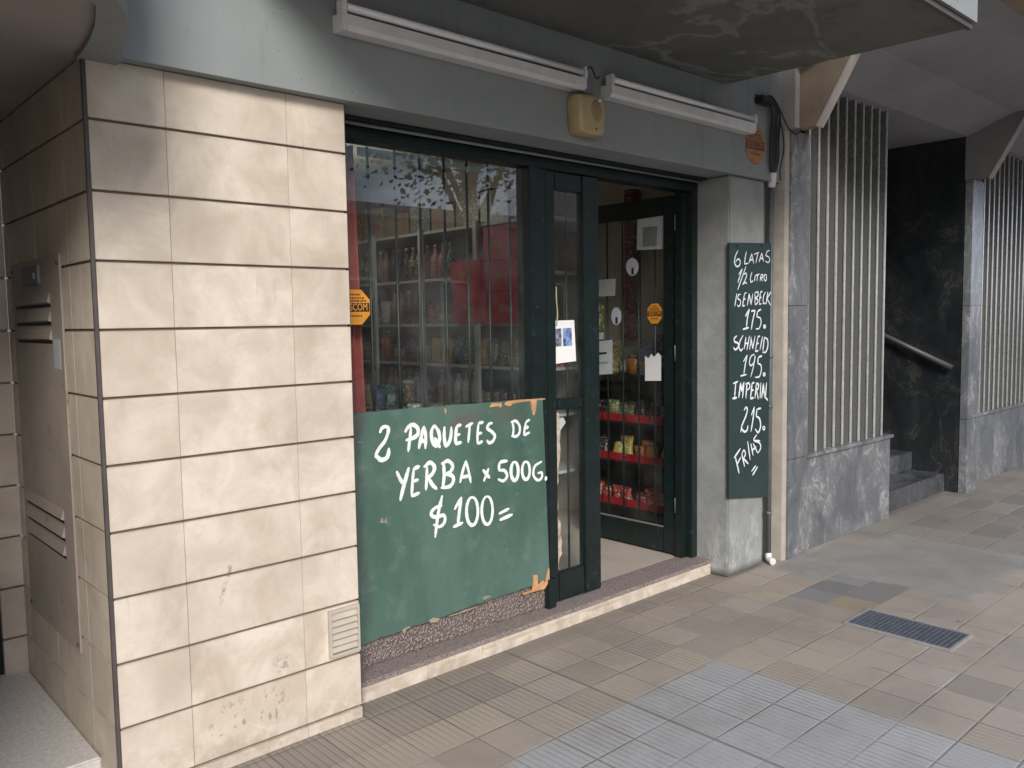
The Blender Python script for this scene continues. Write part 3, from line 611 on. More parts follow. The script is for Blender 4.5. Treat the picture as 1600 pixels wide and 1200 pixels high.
bm = lettering(L1, 540, 630, 8.889, YB, .0148); lettering(L2, 700, 620, 9.376, YB, .0138, bm); lettering(L3, 540, 620, 3.0, YB, .0150, bm); lettering(L4, 640, 740, 7.2727, YB, .0150, bm)
obj('lettering', bm, M['white'], bs)
# worn patches of bare wood along the board's edges
def blob(pts, ox, oy, sc, yy, bm):
    vs = [bm.verts.new((q.x, yy, q.z)) for q in [at(ox+x/sc, oy+y/sc, 1, yy) for x, y in pts]]
    f = bm.faces.new(vs); f.normal_update()
    if f.normal.y > 0: f.normal_flip()
bm = bmesh.new()
blob([(605,155),(635,95),(780,85),(790,130),(770,160),(740,135)], 700, 620, 9.376, YB-.0007, bm)
obj('bare_wood', bm, M['wood'], bs); bm = bmesh.new()
blob([(820,110),(850,70),(1000,45),(1200,35),(1420,22),(1425,38),(1300,52),(1290,180),(1265,270),(1240,265),(1235,180),(1225,210),(1205,60),(1000,90),(935,105),(925,135),(880,135)], 700, 620, 9.376, YB-.0009, bm)
obj('bare_wood', bm, M['wood'], bs); bm = bmesh.new()
blob([(1370,75),(1395,70),(1402,120),(1390,155),(1375,120)], 540, 630, 8.889, YB-.0007, bm)
obj('bare_wood', bm, M['wood'], bs); bm = bmesh.new()
blob([(830,920),(872,905),(880,850),(878,835),(900,835),(902,880),(925,860),(935,870),(938,850),(950,800),(955,805),(957,860),(935,900),(880,915),(835,930)], 540, 620, 3.0, YB-.0011, bm)
obj('bare_wood', bm, M['wood'], bs)
for pts in ([(265,1095),(275,1085),(300,1075),(305,1082),(285,1092),(280,1108),(268,1108)], [(390,1050),(410,1035),(445,1040),(430,1055),(400,1060)], [(640,945),(652,934),(676,931),(681,936),(660,946),(656,952),(645,950)], [(480,1032),(500,1021),(530,1013),(556,999),(590,991),(620,980),(619,986),(596,993),(560,1008),(520,1020)], [(160,590),(172,565),(180,590),(190,565),(195,592)]):
    bm = bmesh.new(); blob(pts, 540, 620, 3.0, YB-.0008, bm); obj('flaked_paint', bm, M['haunch'], bs)

YS = 2.640
ps = thing('price_board', 'tall narrow dark green chalk style price board hung on grey pilaster', 'sign', (4.28, YS, .45))
c = [at(1140, 379, 1, YS), at(1206, 380, 1, YS), at(1199, 776, 1, YS), at(1139, 779, 1, YS)]
bm = bmesh.new(); prism(bm, [(q.x, q.z) for q in c], 1, YS, YS+.0145); obj('board_panel', bm, simple('dark_green_price_board', (0.022, 0.042, 0.040), .36, .22, 5, bump=.1), ps)
W4 = [[(228,218),(190,300),(175,400),(210,465),(255,440),(262,375),(225,350),(190,395)], [(360,228),(338,350),(330,425)], [(330,425),(385,415)], [(400,412),(445,262)], [(445,262),(475,420)], [(420,365),(468,352)], [(478,275),(560,242)], [(538,255),(508,412)],
      [(558,392),(600,252)], [(600,252),(628,388)], [(575,342),(622,335)], [(722,212),(685,230),(665,290),(710,318),(722,370),(695,402),(652,378)],
      [(240,590),(295,500)], [(295,500),(260,610),(225,718)], [(352,462),(290,640),(222,828)], [(322,590),(350,568),(362,605),(335,680),(300,745)], [(300,745),(335,715),(366,728)], [(447,548),(422,640),(425,712)], [(425,712),(462,688)], [(495,605),(485,692)], [(502,605),(562,582)], [(538,592),(520,692)],
      [(587,590),(570,692)], [(585,590),(618,598),(605,635),(578,642)], [(585,642),(608,692)], ell(652,636,20,52, 8),
      [(207,888),(175,1085)], [(268,900),(232,908),(225,968),(262,992),(262,1055),(235,1088),(212,1060)], [(330,880),(295,1080)], [(330,880),(358,874)], [(315,978),(342,970)], [(295,1080),(332,1074)], [(370,1072),(400,890)], [(400,890),(428,1062)], [(428,1062),(458,888)],
      [(490,870),(490,1055)], [(488,872),(535,865),(535,925),(492,958),(535,985),(522,1040),(488,1060)], [(577,860),(555,1052)], [(577,860),(605,855)], [(565,952),(592,945)], [(555,1055),(592,1046)], [(655,862),(622,930),(620,1035),(658,1038)], [(690,862),(665,1052)], [(737,860),(680,962)], [(680,962),(732,1072)]]
W5 = [[(340,140),(402,28)], [(402,28),(370,170),(355,315)], [(300,345),(392,318)], [(430,62),(492,50)], [(492,50),(455,200),(430,348)], [(582,35),(530,62)], [(530,62),(515,150)], [(515,150),(572,172),(582,250),(550,332),(500,338)], ell(637,300,14,22,6),
      [(203,448),(165,488),(172,540),(222,562),(225,620),(182,662),(150,630)], [(300,442),(255,530),(238,620),(265,678),(302,638)], [(347,468),(320,652)], [(402,448),(360,672)], [(335,570),(390,558)], [(403,662),(430,470)], [(430,470),(460,652)], [(460,652),(497,448)],
      [(542,460),(500,682)], [(540,460),(572,452)], [(520,572),(552,562)], [(498,688),(545,680)], [(612,458),(570,672)], [(642,470),(615,692)], [(640,470),(690,510),(692,620),(660,700),(612,705)],
      [(312,852),(372,748)], [(372,748),(340,900),(320,1045)], [(268,1075),(362,1050)], [(485,735),(430,770),(405,865),(432,912),(480,852),(495,760),(468,930),(425,1092)], [(602,760),(545,782)], [(545,782),(535,880)], [(535,880),(582,902),(592,980),(560,1082),(492,1095)], ell(636,1048,14,22,6)]
W6 = [[(145,52),(130,235)], [(113,70),(172,45)], [(105,245),(158,234)], [(180,232),(200,60)], [(200,60),(212,160)], [(212,160),(240,52)], [(240,52),(222,242)], [(275,60),(262,242)], [(258,75),(298,65),(306,118),(268,150)], [(335,65),(315,245)], [(335,65),(362,58)], [(325,152),(352,145)], [(315,247),(352,235)],
      [(385,65),(368,242)], [(383,65),(410,82),(402,130),(375,147)], [(385,150),(407,252)], [(437,60),(428,242)], [(446,240),(466,70)], [(466,70),(482,240)], [(452,170),(478,168)], [(503,60),(490,232)], [(490,232),(518,266)],
      [(240,382),(260,350),(278,370),(260,450),(215,560),(200,640)], [(205,590),(240,632),(272,618),(286,560)], [(325,440),(360,342)], [(360,342),(345,480),(320,632)], [(437,358),(390,370)], [(390,370),(380,452)], [(380,452),(420,482),(432,570),(405,642),(368,602)], ell(470,590,12,20,6),
      [(135,925),(158,1020),(180,1120)], [(122,940),(197,830)], [(155,1020),(202,928)], [(212,895),(245,1042)], [(210,900),(235,850),(255,890),(232,950)], [(235,950),(288,1010)], [(280,745),(310,965)], [(318,775),(345,912)], [(345,770),(398,885)], [(335,850),(380,810)],
      [(387,668),(352,730),(418,765),(432,825),(402,882)], [(360,740),(425,740)], [(325,1098),(377,1028)], [(344,1142),(402,1044)]]
bm = lettering(W4, 1130, 370, 10, YS, .0078); lettering(W5, 1130, 480, 10, YS, .0094, bm); lettering(W6, 1130, 590, 7.5, YS, .0104, bm)
obj('lettering', bm, simple('chalk_white_paint', (0.66, 0.70, 0.71), .7, .15, 40), ps)
for p in (1151, 1190):
    q = at(p, 384, 1, YS); obj('screw', T([(q.x, YS-.006, q.z), (q.x, YS, q.z)], .006, 8), M['black'], ps)

# ---- octagonal alarm company stickers
def sticker(name, label, cx, cz, hw, hh, axis, plane, base, ink, stretch=1.0, thick=.0012, group='octagonal alarm stickers', word='SESCOM'):
    rt = Vector((1, 0, 0)) if axis == 1 else Vector((0, -1, 0)); nn = Vector((0, -1, 0)) if axis == 1 else Vector((-1, 0, 0)); up = Vector((0, 0, 1))
    o = Vector((cx, plane, cz)) if axis == 1 else Vector((plane, cx, cz))
    root = thing(name, label, 'sticker', o - up*hh, group)
    bm = bmesh.new(); k = .42
    pts = [(-hw*k, hh), (hw*k, hh), (hw, hh*k), (hw, -hh*k), (hw*k, -hh), (-hw*k, -hh), (-hw, -hh*k), (-hw, hh*k)]
    A = [bm.verts.new(o+rt*x+up*z+nn*thick) for x, z in pts]; Bv = [bm.verts.new(o+rt*x+up*z) for x, z in pts]
    bm.faces.new(A[::-1]); bm.faces.new(Bv)
    for i in range(8): bm.faces.new((A[i], A[(i+1) % 8], Bv[(i+1) % 8], Bv[i]))
    bmesh.ops.recalc_face_normals(bm, faces=bm.faces); obj('plate', bm, base, root)
    bm = bmesh.new()
    def rect(x0, x1, z0, z1, e):
        vs = [bm.verts.new(o+rt*x+up*z+nn*(thick+e)) for x, z in ((x0, z0), (x1, z0), (x1, z1), (x0, z1))]; bm.faces.new(vs)
    rect(-hw*.96, hw*.96, -hh*.26, hh*.24, .0004)
    for zc, wd in ((.72, .34), (.52, .60), (.36, .74), (-.50, .45)):          # small print too fine to read: ink lines
        x_ = -wd
        while x_ < wd:
            l_ = random.uniform(.06, .16); rect(hw*x_, hw*min(wd, x_+l_), hh*(zc-.045), hh*(zc+.045), .0006); x_ += l_+.05
    obj('print', bm, ink, root)
    obj('lettering', text_mesh(word, hh*.56, o-up*hh*.01, rt, up, thick+.0009, hw/hh*.80, .0006), base, root)
    return root
a, b = at(537, 450, 1, 2.9045), at(581, 510, 1, 2.9045)
cz = at(560, 480, 1, 2.9045).z
sticker('alarm_sticker', 'orange octagonal alarm sticker on shop window, half hidden by tiled pier', 1.812, cz, .068, .070, 1, 2.9045, M['orange'], M['black'])
q = at(1023, 490, 0, 4.0155)
sticker('alarm_sticker', 'orange octagonal alarm sticker on the open door glass', q.y, q.z, .055, .060, 0, 4.0155, M['orange'], M['black'])
q = at(1180, 226, 1, 2.628)
ss = sticker('alarm_plate', 'faded orange octagonal alarm plate on wall below end of tube lamp', q.x, q.z, .098, .105, 1, 2.6315, M['fadedorange'], M['brownprint'], thick=.004)

# ---- papers and stickers on the glass
def paper(name, label, pts, axis, plane, mat, cat='notice', nrm=None, th=.0008, parts=()):
    q = [at(x, y, axis, plane) for x, y in pts]; bm = bmesh.new()
    n = Vector((0, -1, 0)) if axis == 1 else Vector((-1, 0, 0))
    A = [bm.verts.new(p) for p in q]; Bq = [bm.verts.new(p+n*th) for p in q]; k = len(q)
    bm.faces.new(A); bm.faces.new(Bq[::-1])
    for i in range(k): bm.faces.new((A[i], A[(i+1) % k], Bq[(i+1) % k], Bq[i]))
    bmesh.ops.recalc_face_normals(bm, faces=bm.faces)
    o = obj(name, bm, mat, None, label, cat)
    for nm, pts2, m2 in parts:
        q = [at(x, y, axis, plane-(.0015)) for x, y in pts2]; bm = bmesh.new(); bm.faces.new([bm.verts.new(p) for p in q])
        obj(nm, bm, m2, o)
    return o
paper('notice_sheet', 'white sheet with two blue pictures taped on narrow door leaf glass', [(864,508),(868,501),(897,500),(900,564),(864,569)], 1, 2.8865, M['paper'],
      parts=[('picture', [(866,514),(877,513),(878,541),(866,542)], print_mat('dim_photo_print', (.03, .03, .05), (.25, .27, .33))), ('picture', [(879,513),(893,512),(894,540),(880,541)], print_mat('blue_photo_print', (.02, .06, .22), (.25, .35, .55)))])
paper('blank_poster', 'pale square poster with grey panel taped high on open door glass', [(996,343),(1037,337),(1036,389),(995,391)], 0, 4.0155, M['greypaper'], 'poster', parts=[('grey_panel', [(1004,355),(1027,353),(1026,384),(1004,386)], simple('poster_grey_panel', (0.18, 0.21, 0.20), .7, .2, 40))])
paper('leaflet', 'wide pale leaflet taped above the list at far edge of open door', [(930,438),(962,435),(961,462),(930,464)], 0, 4.0155, M['greypaper'])
paper('leaflet', 'tall grey printed list with dark bar low at far edge of open door', [(931,534),(957,531),(957,584),(931,586)], 0, 4.0155, M['greypaper'], parts=[('dark_bar', [(932,551),(948,550),(948,553),(932,555)], M['black']), ('print', [(934,566),(950,565),(950,568),(934,569)], simple('grey_ink', (.2, .24, .27), .6))])
paper('leaflet', 'small pale note just above the grey printed list on open door', [(931,521),(943,519),(943,530),(931,531)], 0, 4.0155, M['greypaper'])
paper('note', 'white torn edged note on open door glass under the orange sticker', [(1008,556),(1013,560),(1018,553),(1022,558),(1028,551),(1033,556),(1033,595),(1008,595)], 0, 4.0155, simple('note_paper', (.55, .56, .55), .7, .08))
paper('leaflet', 'green and white leaflet at far edge of open door glass', [(931,476),(943,474),(944,514),(931,516)], 0, 4.0155, PK['olive'], parts=[('white_spot', [(931,478),(937,477),(938,486),(932,488)], M['greypaper']), ('white_spot', [(931,497),(937,496),(938,508),(932,510)], M['greypaper'])])
def disc(label, cx, cy, rx, ry):
    pts = [(cx+rx*math.cos(t*math.pi/8), cy+ry*math.sin(t*math.pi/8)) for t in range(16)]
    o = paper('round_sticker', label, pts, 0, 4.0155, simple('pale_blue_sticker', (.50, .54, .62), .5, .06), 'sticker', parts=[('mark', [(cx-1.5, cy+2), (cx+2, cy+1), (cx+2, cy+ry*.85), (cx-1.5, cy+ry*.85)], M['black'])])
disc('upper round pale sticker with dark mark on open door glass', 988, 417, 10, 14); disc('lower round pale sticker on open door glass', 963, 494, 8, 14)
# peeling paper strip on the narrow leaf's left edge
bm = bmesh.new(); pr = None; n = 30
for i in range(n+1):
    t = i/n; z = 1.04-.79*t; x0 = 2.927; wd = (.018+.012*math.sin(t*9)+random.uniform(-.007, .009)) * (1 if t < .93 else .5)
    c = (bm.verts.new((x0, 2.8868, z)), bm.verts.new((x0+wd, 2.8868-random.uniform(0, .006), z)))
    if pr: bm.faces.new((pr[0], c[0], c[1], pr[1]))
    pr = c
obj('torn_poster_strip', bm, simple('torn_brown_paper', (.42, .33, .26), .8, .45, 40, fleck=(.7, .7, .68)), None, 'torn peeling paper strip along lower left edge of narrow door glass', 'poster scrap')
bm = bmesh.new(); q = at(867, 655, 1, 2.885)
for pts in ([(868,655),(880,652),(884,660),(876,672),(870,690)], [(868,690),(873,694),(872,728),(868,730)]):
    blob(pts, 0, 0, 1, 2.8858, bm)
obj('torn_poster', bm, M['greypaper'], None, 'scraps of pale torn poster at top of the lower door glass', 'poster scrap')
# chipboard edge seen behind left of leaf upper glass
obj('yellow_cord', T(smooth([(2.94, 2.884, 1.66), (2.938, 2.882, 1.6), (2.945, 2.882, 1.53), (2.94, 2.884, 1.47)]), .004, 6), simple('yellow_green_tape', (.35, .36, .16), .6), None, 'thin yellowish tape hanging above the taped white sheet', 'tape')

# ================================================================== LAMPS, SIREN, CABLES
def batten(label, x0, x1, z, endcap):
    t = thing('tube_lamp', label, 'lamp', ((x0+x1)/2, 2.6, z-.02), 'unlit tube lamps under the canopy')
    bm = bmesh.new(); prism(bm, [(2.631, z-.022), (2.575, z-.022), (2.562, z-.008), (2.562, z+.030), (2.631, z+.036)], 0, x0, x1)
    obj('lamp_body', bm, M['lampbody'], t)
    obj('tube', T([(x0+.02, 2.573, z+.056), (x1-.02, 2.573, z+.056)], .014, 12), M['tube'], t)
    for x in (x0, x1-.018): obj('tube_holder', BB(.003, ((x-.003 if x == x0 else x+.003, 2.556, z+.0305 if x != x0 or not endcap else z-.026), (x+.016 if x == x0 else x+.021, 2.60, z+.078))), M['lampbody'], t)
    return t
q1, q2 = at(534, 30, 1, 2.57), at(915, 137, 1, 2.57); zl = .5*(q1.z+q2.z)
batten('longer looking tube lamp on the wall left of the yellowed siren, unlit', q1.x, q2.x, zl, True)
q3, q4 = at(952, 150, 1, 2.57), at(1180, 196, 1, 2.57)
batten('tube lamp on the wall right of the yellowed siren, unlit', q3.x+.01, q4.x, .5*(q3.z+q4.z), False)
jb = thing('junction_bracket', 'small dark grey bracket with wires between the two tube lamps', 'bracket', (q2.x+.06, 2.6, zl))
obj('bracket_body', BB(.004, ((q2.x+.012, 2.585, zl-.03), (q2.x+.075, 2.6315, zl+.05))), M['lampgrey'], jb)
obj('wire', T(smooth([(q2.x-.01, 2.56, zl+.06), (q2.x+.02, 2.555, zl+.08), (q2.x+.06, 2.56, zl+.04), (q2.x+.09, 2.565, zl+.055)]), .004, 6), M['cable'], jb)
sx0, sx1 = at(902, 180, 1, 2.56).x, at(950, 180, 1, 2.545).x; sz0, sz1 = at(925, 211, 1, 2.55).z, at(925, 146, 1, 2.55).z
si = thing('alarm_siren', 'yellowed plastic alarm siren box mounted below the tube lamps', 'siren', ((sx0+sx1)/2, 2.6, sz0))
bm = bmesh.new(); bmesh.ops.create_uvsphere(bm, u_segments=40, v_segments=28, radius=1)
def sp(t, p): return math.copysign(abs(t)**p, t)
for v in bm.verts:
    m_ = max(abs(v.co.x), abs(v.co.y), abs(v.co.z)); q_ = v.co/m_; q_ = q_.normalized()*.30 + q_*.70
    v.co = Vector(((sx0+sx1)/2+q_.x*(sx1-sx0)/2, 2.592+q_.y*.0445, (sz0+sz1)/2+q_.z*(sz1-sz0)/2))
    v.co.y = min(v.co.y, 2.6315)
for v in bm.verts:
    k = (v.co.z-sz0)/(sz1-sz0); cxm = (sx0+sx1)/2; v.co.x = cxm+(v.co.x-cxm)*(0.90+.10*min(1, k*1.6))
for f in bm.faces: f.smooth = True
obj('siren_case', bm, M['cream_plastic'], si)
cx = sx0+(sx1-sx0)*.60; bm = bmesh.new(); pr = None
bmesh.ops.create_uvsphere(bm, u_segments=20, v_segments=14, radius=1)
for v in bm.verts: v.co = Vector((cx+v.co.x*.036, 2.551+v.co.y*.012, sz0+(sz1-sz0)*.60+v.co.z*(sz1-sz0)*.27))
for f in bm.faces: f.smooth = True
obj('strobe_lens', bm, M['greyplastic'], si)
obj('screw', T([(cx, 2.5460, sz0+.03), (cx, 2.57, sz0+.03)], .004, 8), M['black'], si)
obj('lens_screw', T([(cx+.008, 2.530, sz1-.03), (cx+.008, 2.54, sz1-.03)], .006, 8), M['tube'], si)
# cables and pipe
cb = thing('cable_bundle', 'bundle of black cables hanging from canopy corner beside the orange plate', 'cable', (4.47, 2.62, 2.3))
for k in range(5):
    x = 4.435+k*.021; pts = smooth([(4.30+k*.03, 2.62, 2.745), (4.36+k*.02, 2.605, 2.735+.006*k), (x, 2.60+.008*(k % 2), 2.68), (x, 2.605, 2.52), (x, 2.605, 2.42), (x*.45+4.485*.55, 2.612, 2.335)])
    obj('cable', T(pts, .0075-.001*(k % 3), 7), M['cable'], cb)
obj('cable', T(smooth([(4.50, 2.60, 2.72), (4.56, 2.57, 2.60), (4.62, 2.55, 2.56), (4.70, 2.56, 2.60)]), .004, 6), M['cable'], cb)
obj('cable', T(smooth([(4.50, 2.60, 2.70), (4.545, 2.585, 2.5), (4.53, 2.60, 2.36), (4.57, 2.62, 2.30)]), .004, 6), M['cable'], cb)
obj('cable_box', BB(.006, ((4.30, 2.58, 2.70), (4.42, 2.6315, 2.745))), M['cable'], cb)
pp = thing('drain_pipe', 'thin grey vertical pipe with pale elbow between price board and marble column', 'pipe', (4.49, 2.64, 0))
obj('pipe_run', T([(4.520, 2.650, .05), (4.520, 2.650, 2.30)], .016, 12), M['pipe'], pp)
obj('pipe_run', T([(4.556, 2.672, .0), (4.556, 2.672, 2.28)], .012, 10), M['cable'], pp)
obj('pipe_elbow', T(smooth([(4.520, 2.650, 2.26), (4.512, 2.640, 2.30), (4.495, 2.628, 2.345)]), .024, 12), M['whitepvc'], pp)
obj('pipe_outlet', T(smooth([(4.520, 2.65, .06), (4.512, 2.64, .03), (4.49, 2.60, .022)]), .021, 10), M['whitepvc'], pp)
for z in (.30, .95, 1.25): obj('clip', T([(4.520, 2.650, z), (4.520, 2.650, z+.02)], .020, 12), M['pipe'], pp)

# ================================================================== MARBLE BUILDING
mb = thing('marble_building', 'neighbouring gallery building with grey marble columns, metal fin screens and black marble entrance', 'building', (6.4, 2.8, 0))
ZC = 2.93
def column(x0, x1, yf, zt, first):
    bm = bmesh.new()
    for za, zb in ((0, .62), (.6225, 1.56), (1.5625, zt)): bbox_(bm, (x0, yf, za), (x1, yf+(.42 if first else .06), zb), .002)
    c = obj('column', bm, M['marble'], mb)
    return c
c1 = column(4.657, 4.885, 2.598, 2.60, True)
obj('edge_strip', BB(.002, ((4.603, 2.610, 0), (4.655, 3.0, 2.60))), M['cream'], c1)
def haunch(x0, x1, y_in, yb, zb, ytop, ztop, side, face):
    """wedge bracket rising outwards from a column head: thin pale rim, painted cheek"""
    bm = bmesh.new(); prism(bm, [(yb, zb), (ytop, ztop), (y_in, ztop), (y_in, zb)], 0, x0, x1)
    h = obj('haunch', bm, side, mb)
    s = (ytop-yb)/(ztop-zb)
    bm = bmesh.new(); prism(bm, [(yb-.012, zb-.006), (yb-.012+s*(ztop-zb), ztop), (yb-.0025+s*(ztop-zb), ztop), (yb-.0025, zb-.006)], 0, x0-.004, x1+.004)
    obj('haunch_face', bm, face, h)
    return h
h1 = haunch(4.660, 4.735, 3.0, 2.455, 2.602, 1.83, 3.66, M['haunch'], M['haunchedge'])
obj('wall_strip', B(((4.603, 2.55, 2.602), (4.656, 3.0, 3.6))), M['haunchedge'], mb)
c2 = column(7.42, 7.66, 2.535, 2.58, False)
h2 = haunch(7.42, 7.50, 2.62, 2.43, 2.583, 2.02, 3.32, M['haunchgrey'], M['haunchedge'])
# soffits
bm = bmesh.new(); box(bm, (4.887, 2.585, 2.93), (14, 6.4, 3.05)); obj('gallery_ceiling', bm, M['gsoffit'], mb)
bm = bmesh.new(); prism(bm, [(2.584, 2.932), (2.25, 3.06), (1.52, 3.10), (1.52, 3.2), (2.584, 3.2)], 0, 4.60, 14); obj('front_soffit', bm, M['gsoffit'], mb)
obj('upper_facade', B(((4.61, 1.3, 3.202), (14, 6.4, 8.5))), M['gsoffit'], mb)
obj('soffit_edge', B(((4.50, 1.25, 3.06), (14, 1.519, 3.2))), M['haunch'], mb)
# low marble walls with caps
def plinth(x0, x1, joints):
    bm = bmesh.new(); xs_ = [x0]+joints+[x1]
    for a_, b_ in zip(xs_, xs_[1:]): bbox_(bm, (a_+.001, 2.622, 0), (b_-.001, 2.90, .598), .002)
    p = obj('plinth', bm, M['marble'], mb)
    obj('plinth_cap', BB(.004, ((x0-.0, 2.602, .600), (x1+.02, 2.92, .625))), M['marble'], p); return p
plinth(4.895, 6.15, [5.52]); plinth(7.672, 11.5, [8.35, 9.1, 9.9])
obj('joint_strip', B(((4.886, 2.64, 0), (4.894, 2.9, 2.92))), M['black'], mb); obj('joint_strip', B(((7.661, 2.60, 0), (7.671, 2.9, 2.58))), M['black'], mb)
# fin screens
def screen(xs_, z0, z1):
    s = bpy.data.objects.new('fin_screen', None); COL.objects.link(s); s.parent = mb; s.location = Vector((xs_[0], 2.7, 0)) - mb.location
    for x in xs_:
        ts = bmesh.new(); box(ts, (x-.004, 2.648, z0), (x+.004, 2.80, z1)); f = obj('fin', ts, M['fin'], s)
        ts = bmesh.new(); box(ts, (x-.009, 2.640, z0), (x+.009, 2.6475, z1))
        for v in ts.verts: v.co.x += random.uniform(-.001, .001)
        obj('fin_edge', ts, M['finedge'], f)
    return s
fx = [4.955+.1215*i for i in range(10)]; screen(fx, .626, 2.928)
screen([7.76+.1215*i for i in range(20)], .626, 2.928)
obj('dark_window', B(((4.89, 2.84, .626), (6.13, 2.86, 2.928)), ((7.68, 2.84, .626), (11.5, 2.86, 2.928))), simple('dim_glazing', (0.05, 0.055, 0.05), .25, .3, 3), mb)
obj('inner_wall', B(((6.13, 2.905, .0), (6.17, 6.4, 2.929))), M['marble'], mb)
obj('entrance_side_wall', B(((7.415, 2.60, 0), (7.60, 6.4, 2.929))), M['blackmarble'], mb)
obj('entrance_back_wall', B(((6.17, 6.2, 0), (7.42, 6.4, 2.929))), M['blackmarble'], mb)
bm = bmesh.new()
for i in range(7): bbox_(bm, (6.172, 2.70+.27*i, .155*i), (7.413, 6.1, .155*(i+1)-.0005), .006)
obj('entrance_steps', bm, marble('dark_step_marble', (0.035, 0.038, 0.042), (0.095, 0.1, 0.108), (0.15, 0.15, 0.15)), mb)
hr = obj('handrail', T([(7.36, 2.64, 1.05), (7.36, 3.3, 1.36), (7.36, 4.6, 2.1)], .024, 12), M['steel'], mb)
for y, z in ((2.75, 1.08), (3.6, 1.50)): obj('rail_bracket', T([(7.36, y, z), (7.421, y, z-.02)], .008, 8), M['steel'], hr)

# ---- drain grating in the pavement
gx0, gx1, gy0, gy1 = 3.86, 4.13, 1.36, 1.855
dr = thing('drain_grating', 'blue grey slotted metal drain grating set in the pavement', 'drain', ((gx0+gx1)/2, (gy0+gy1)/2, 0))
obj('pit', B(((gx0+.004, gy0+.004, .0012), (gx1-.004, gy1-.004, .0022))), M['hole'], dr)  # black sheet stands in for the shade below the bars
obj('frame', B(((gx0, gy0, .0005), (gx0+.012, gy1, .010)), ((gx1-.012, gy0, .0005), (gx1, gy1, .010)), ((gx0+.0125, gy0, .0005), (gx1-.0125, gy0+.012, .010)), ((gx0+.0125, gy1-.012, .0005), (gx1-.0125, gy1, .010))), M['kerb'], dr)
bm = bmesh.new(); k = 22
for i in range(k):
    y = gy0+.018+(gy1-gy0-.036)*i/(k-1); box(bm, (gx0+.0125, y-.0065, .0025), (gx1-.0125, y+.0065, .009))
obj('slots', bm, M['drain'], dr)

# ================================================================== INSIDE THE SHOP
# right-hand wall shelving
def shelving(label, x0, x1, y0, y1, zs_, along='y', ups=4, mat=None, up=True):
    t = thing('shelf_unit', label, 'shelf', ((x0+x1)/2, (y0+y1)/2, .085)); mat = mat or M['shelfwhite']
    for z in zs_: obj('shelf', B(((x0, y0, z-.02), (x1, y1, z))), mat, t)
    if up:
        for i in range(ups):
            k = i/(ups-1)
            if along == 'y': y = y0+(y1-y0)*k; obj('upright', B(((x0-.03, y-.02, .085), (x0-.001, y+.02, zs_[-1]+.02))), mat, t)
            else: x = x0+(x1-x0)*k; obj('upright', B(((x-.02, y0-.03, .085), (x+.02, y0-.001, zs_[-1]+.02))), mat, t)
    return t
SZ = [.45, .85, 1.17, 1.48, 1.83, 2.2]
shelving('white metal shelving along the right wall inside the shop', 3.97, 4.43, 4.02, 6.7, SZ, 'y', 5)
shelving('white shelving across the back wall of the shop', 1.62, 3.80, 7.05, 7.44, [.5, .9, 1.3, 1.7, 2.1], 'x', 4)
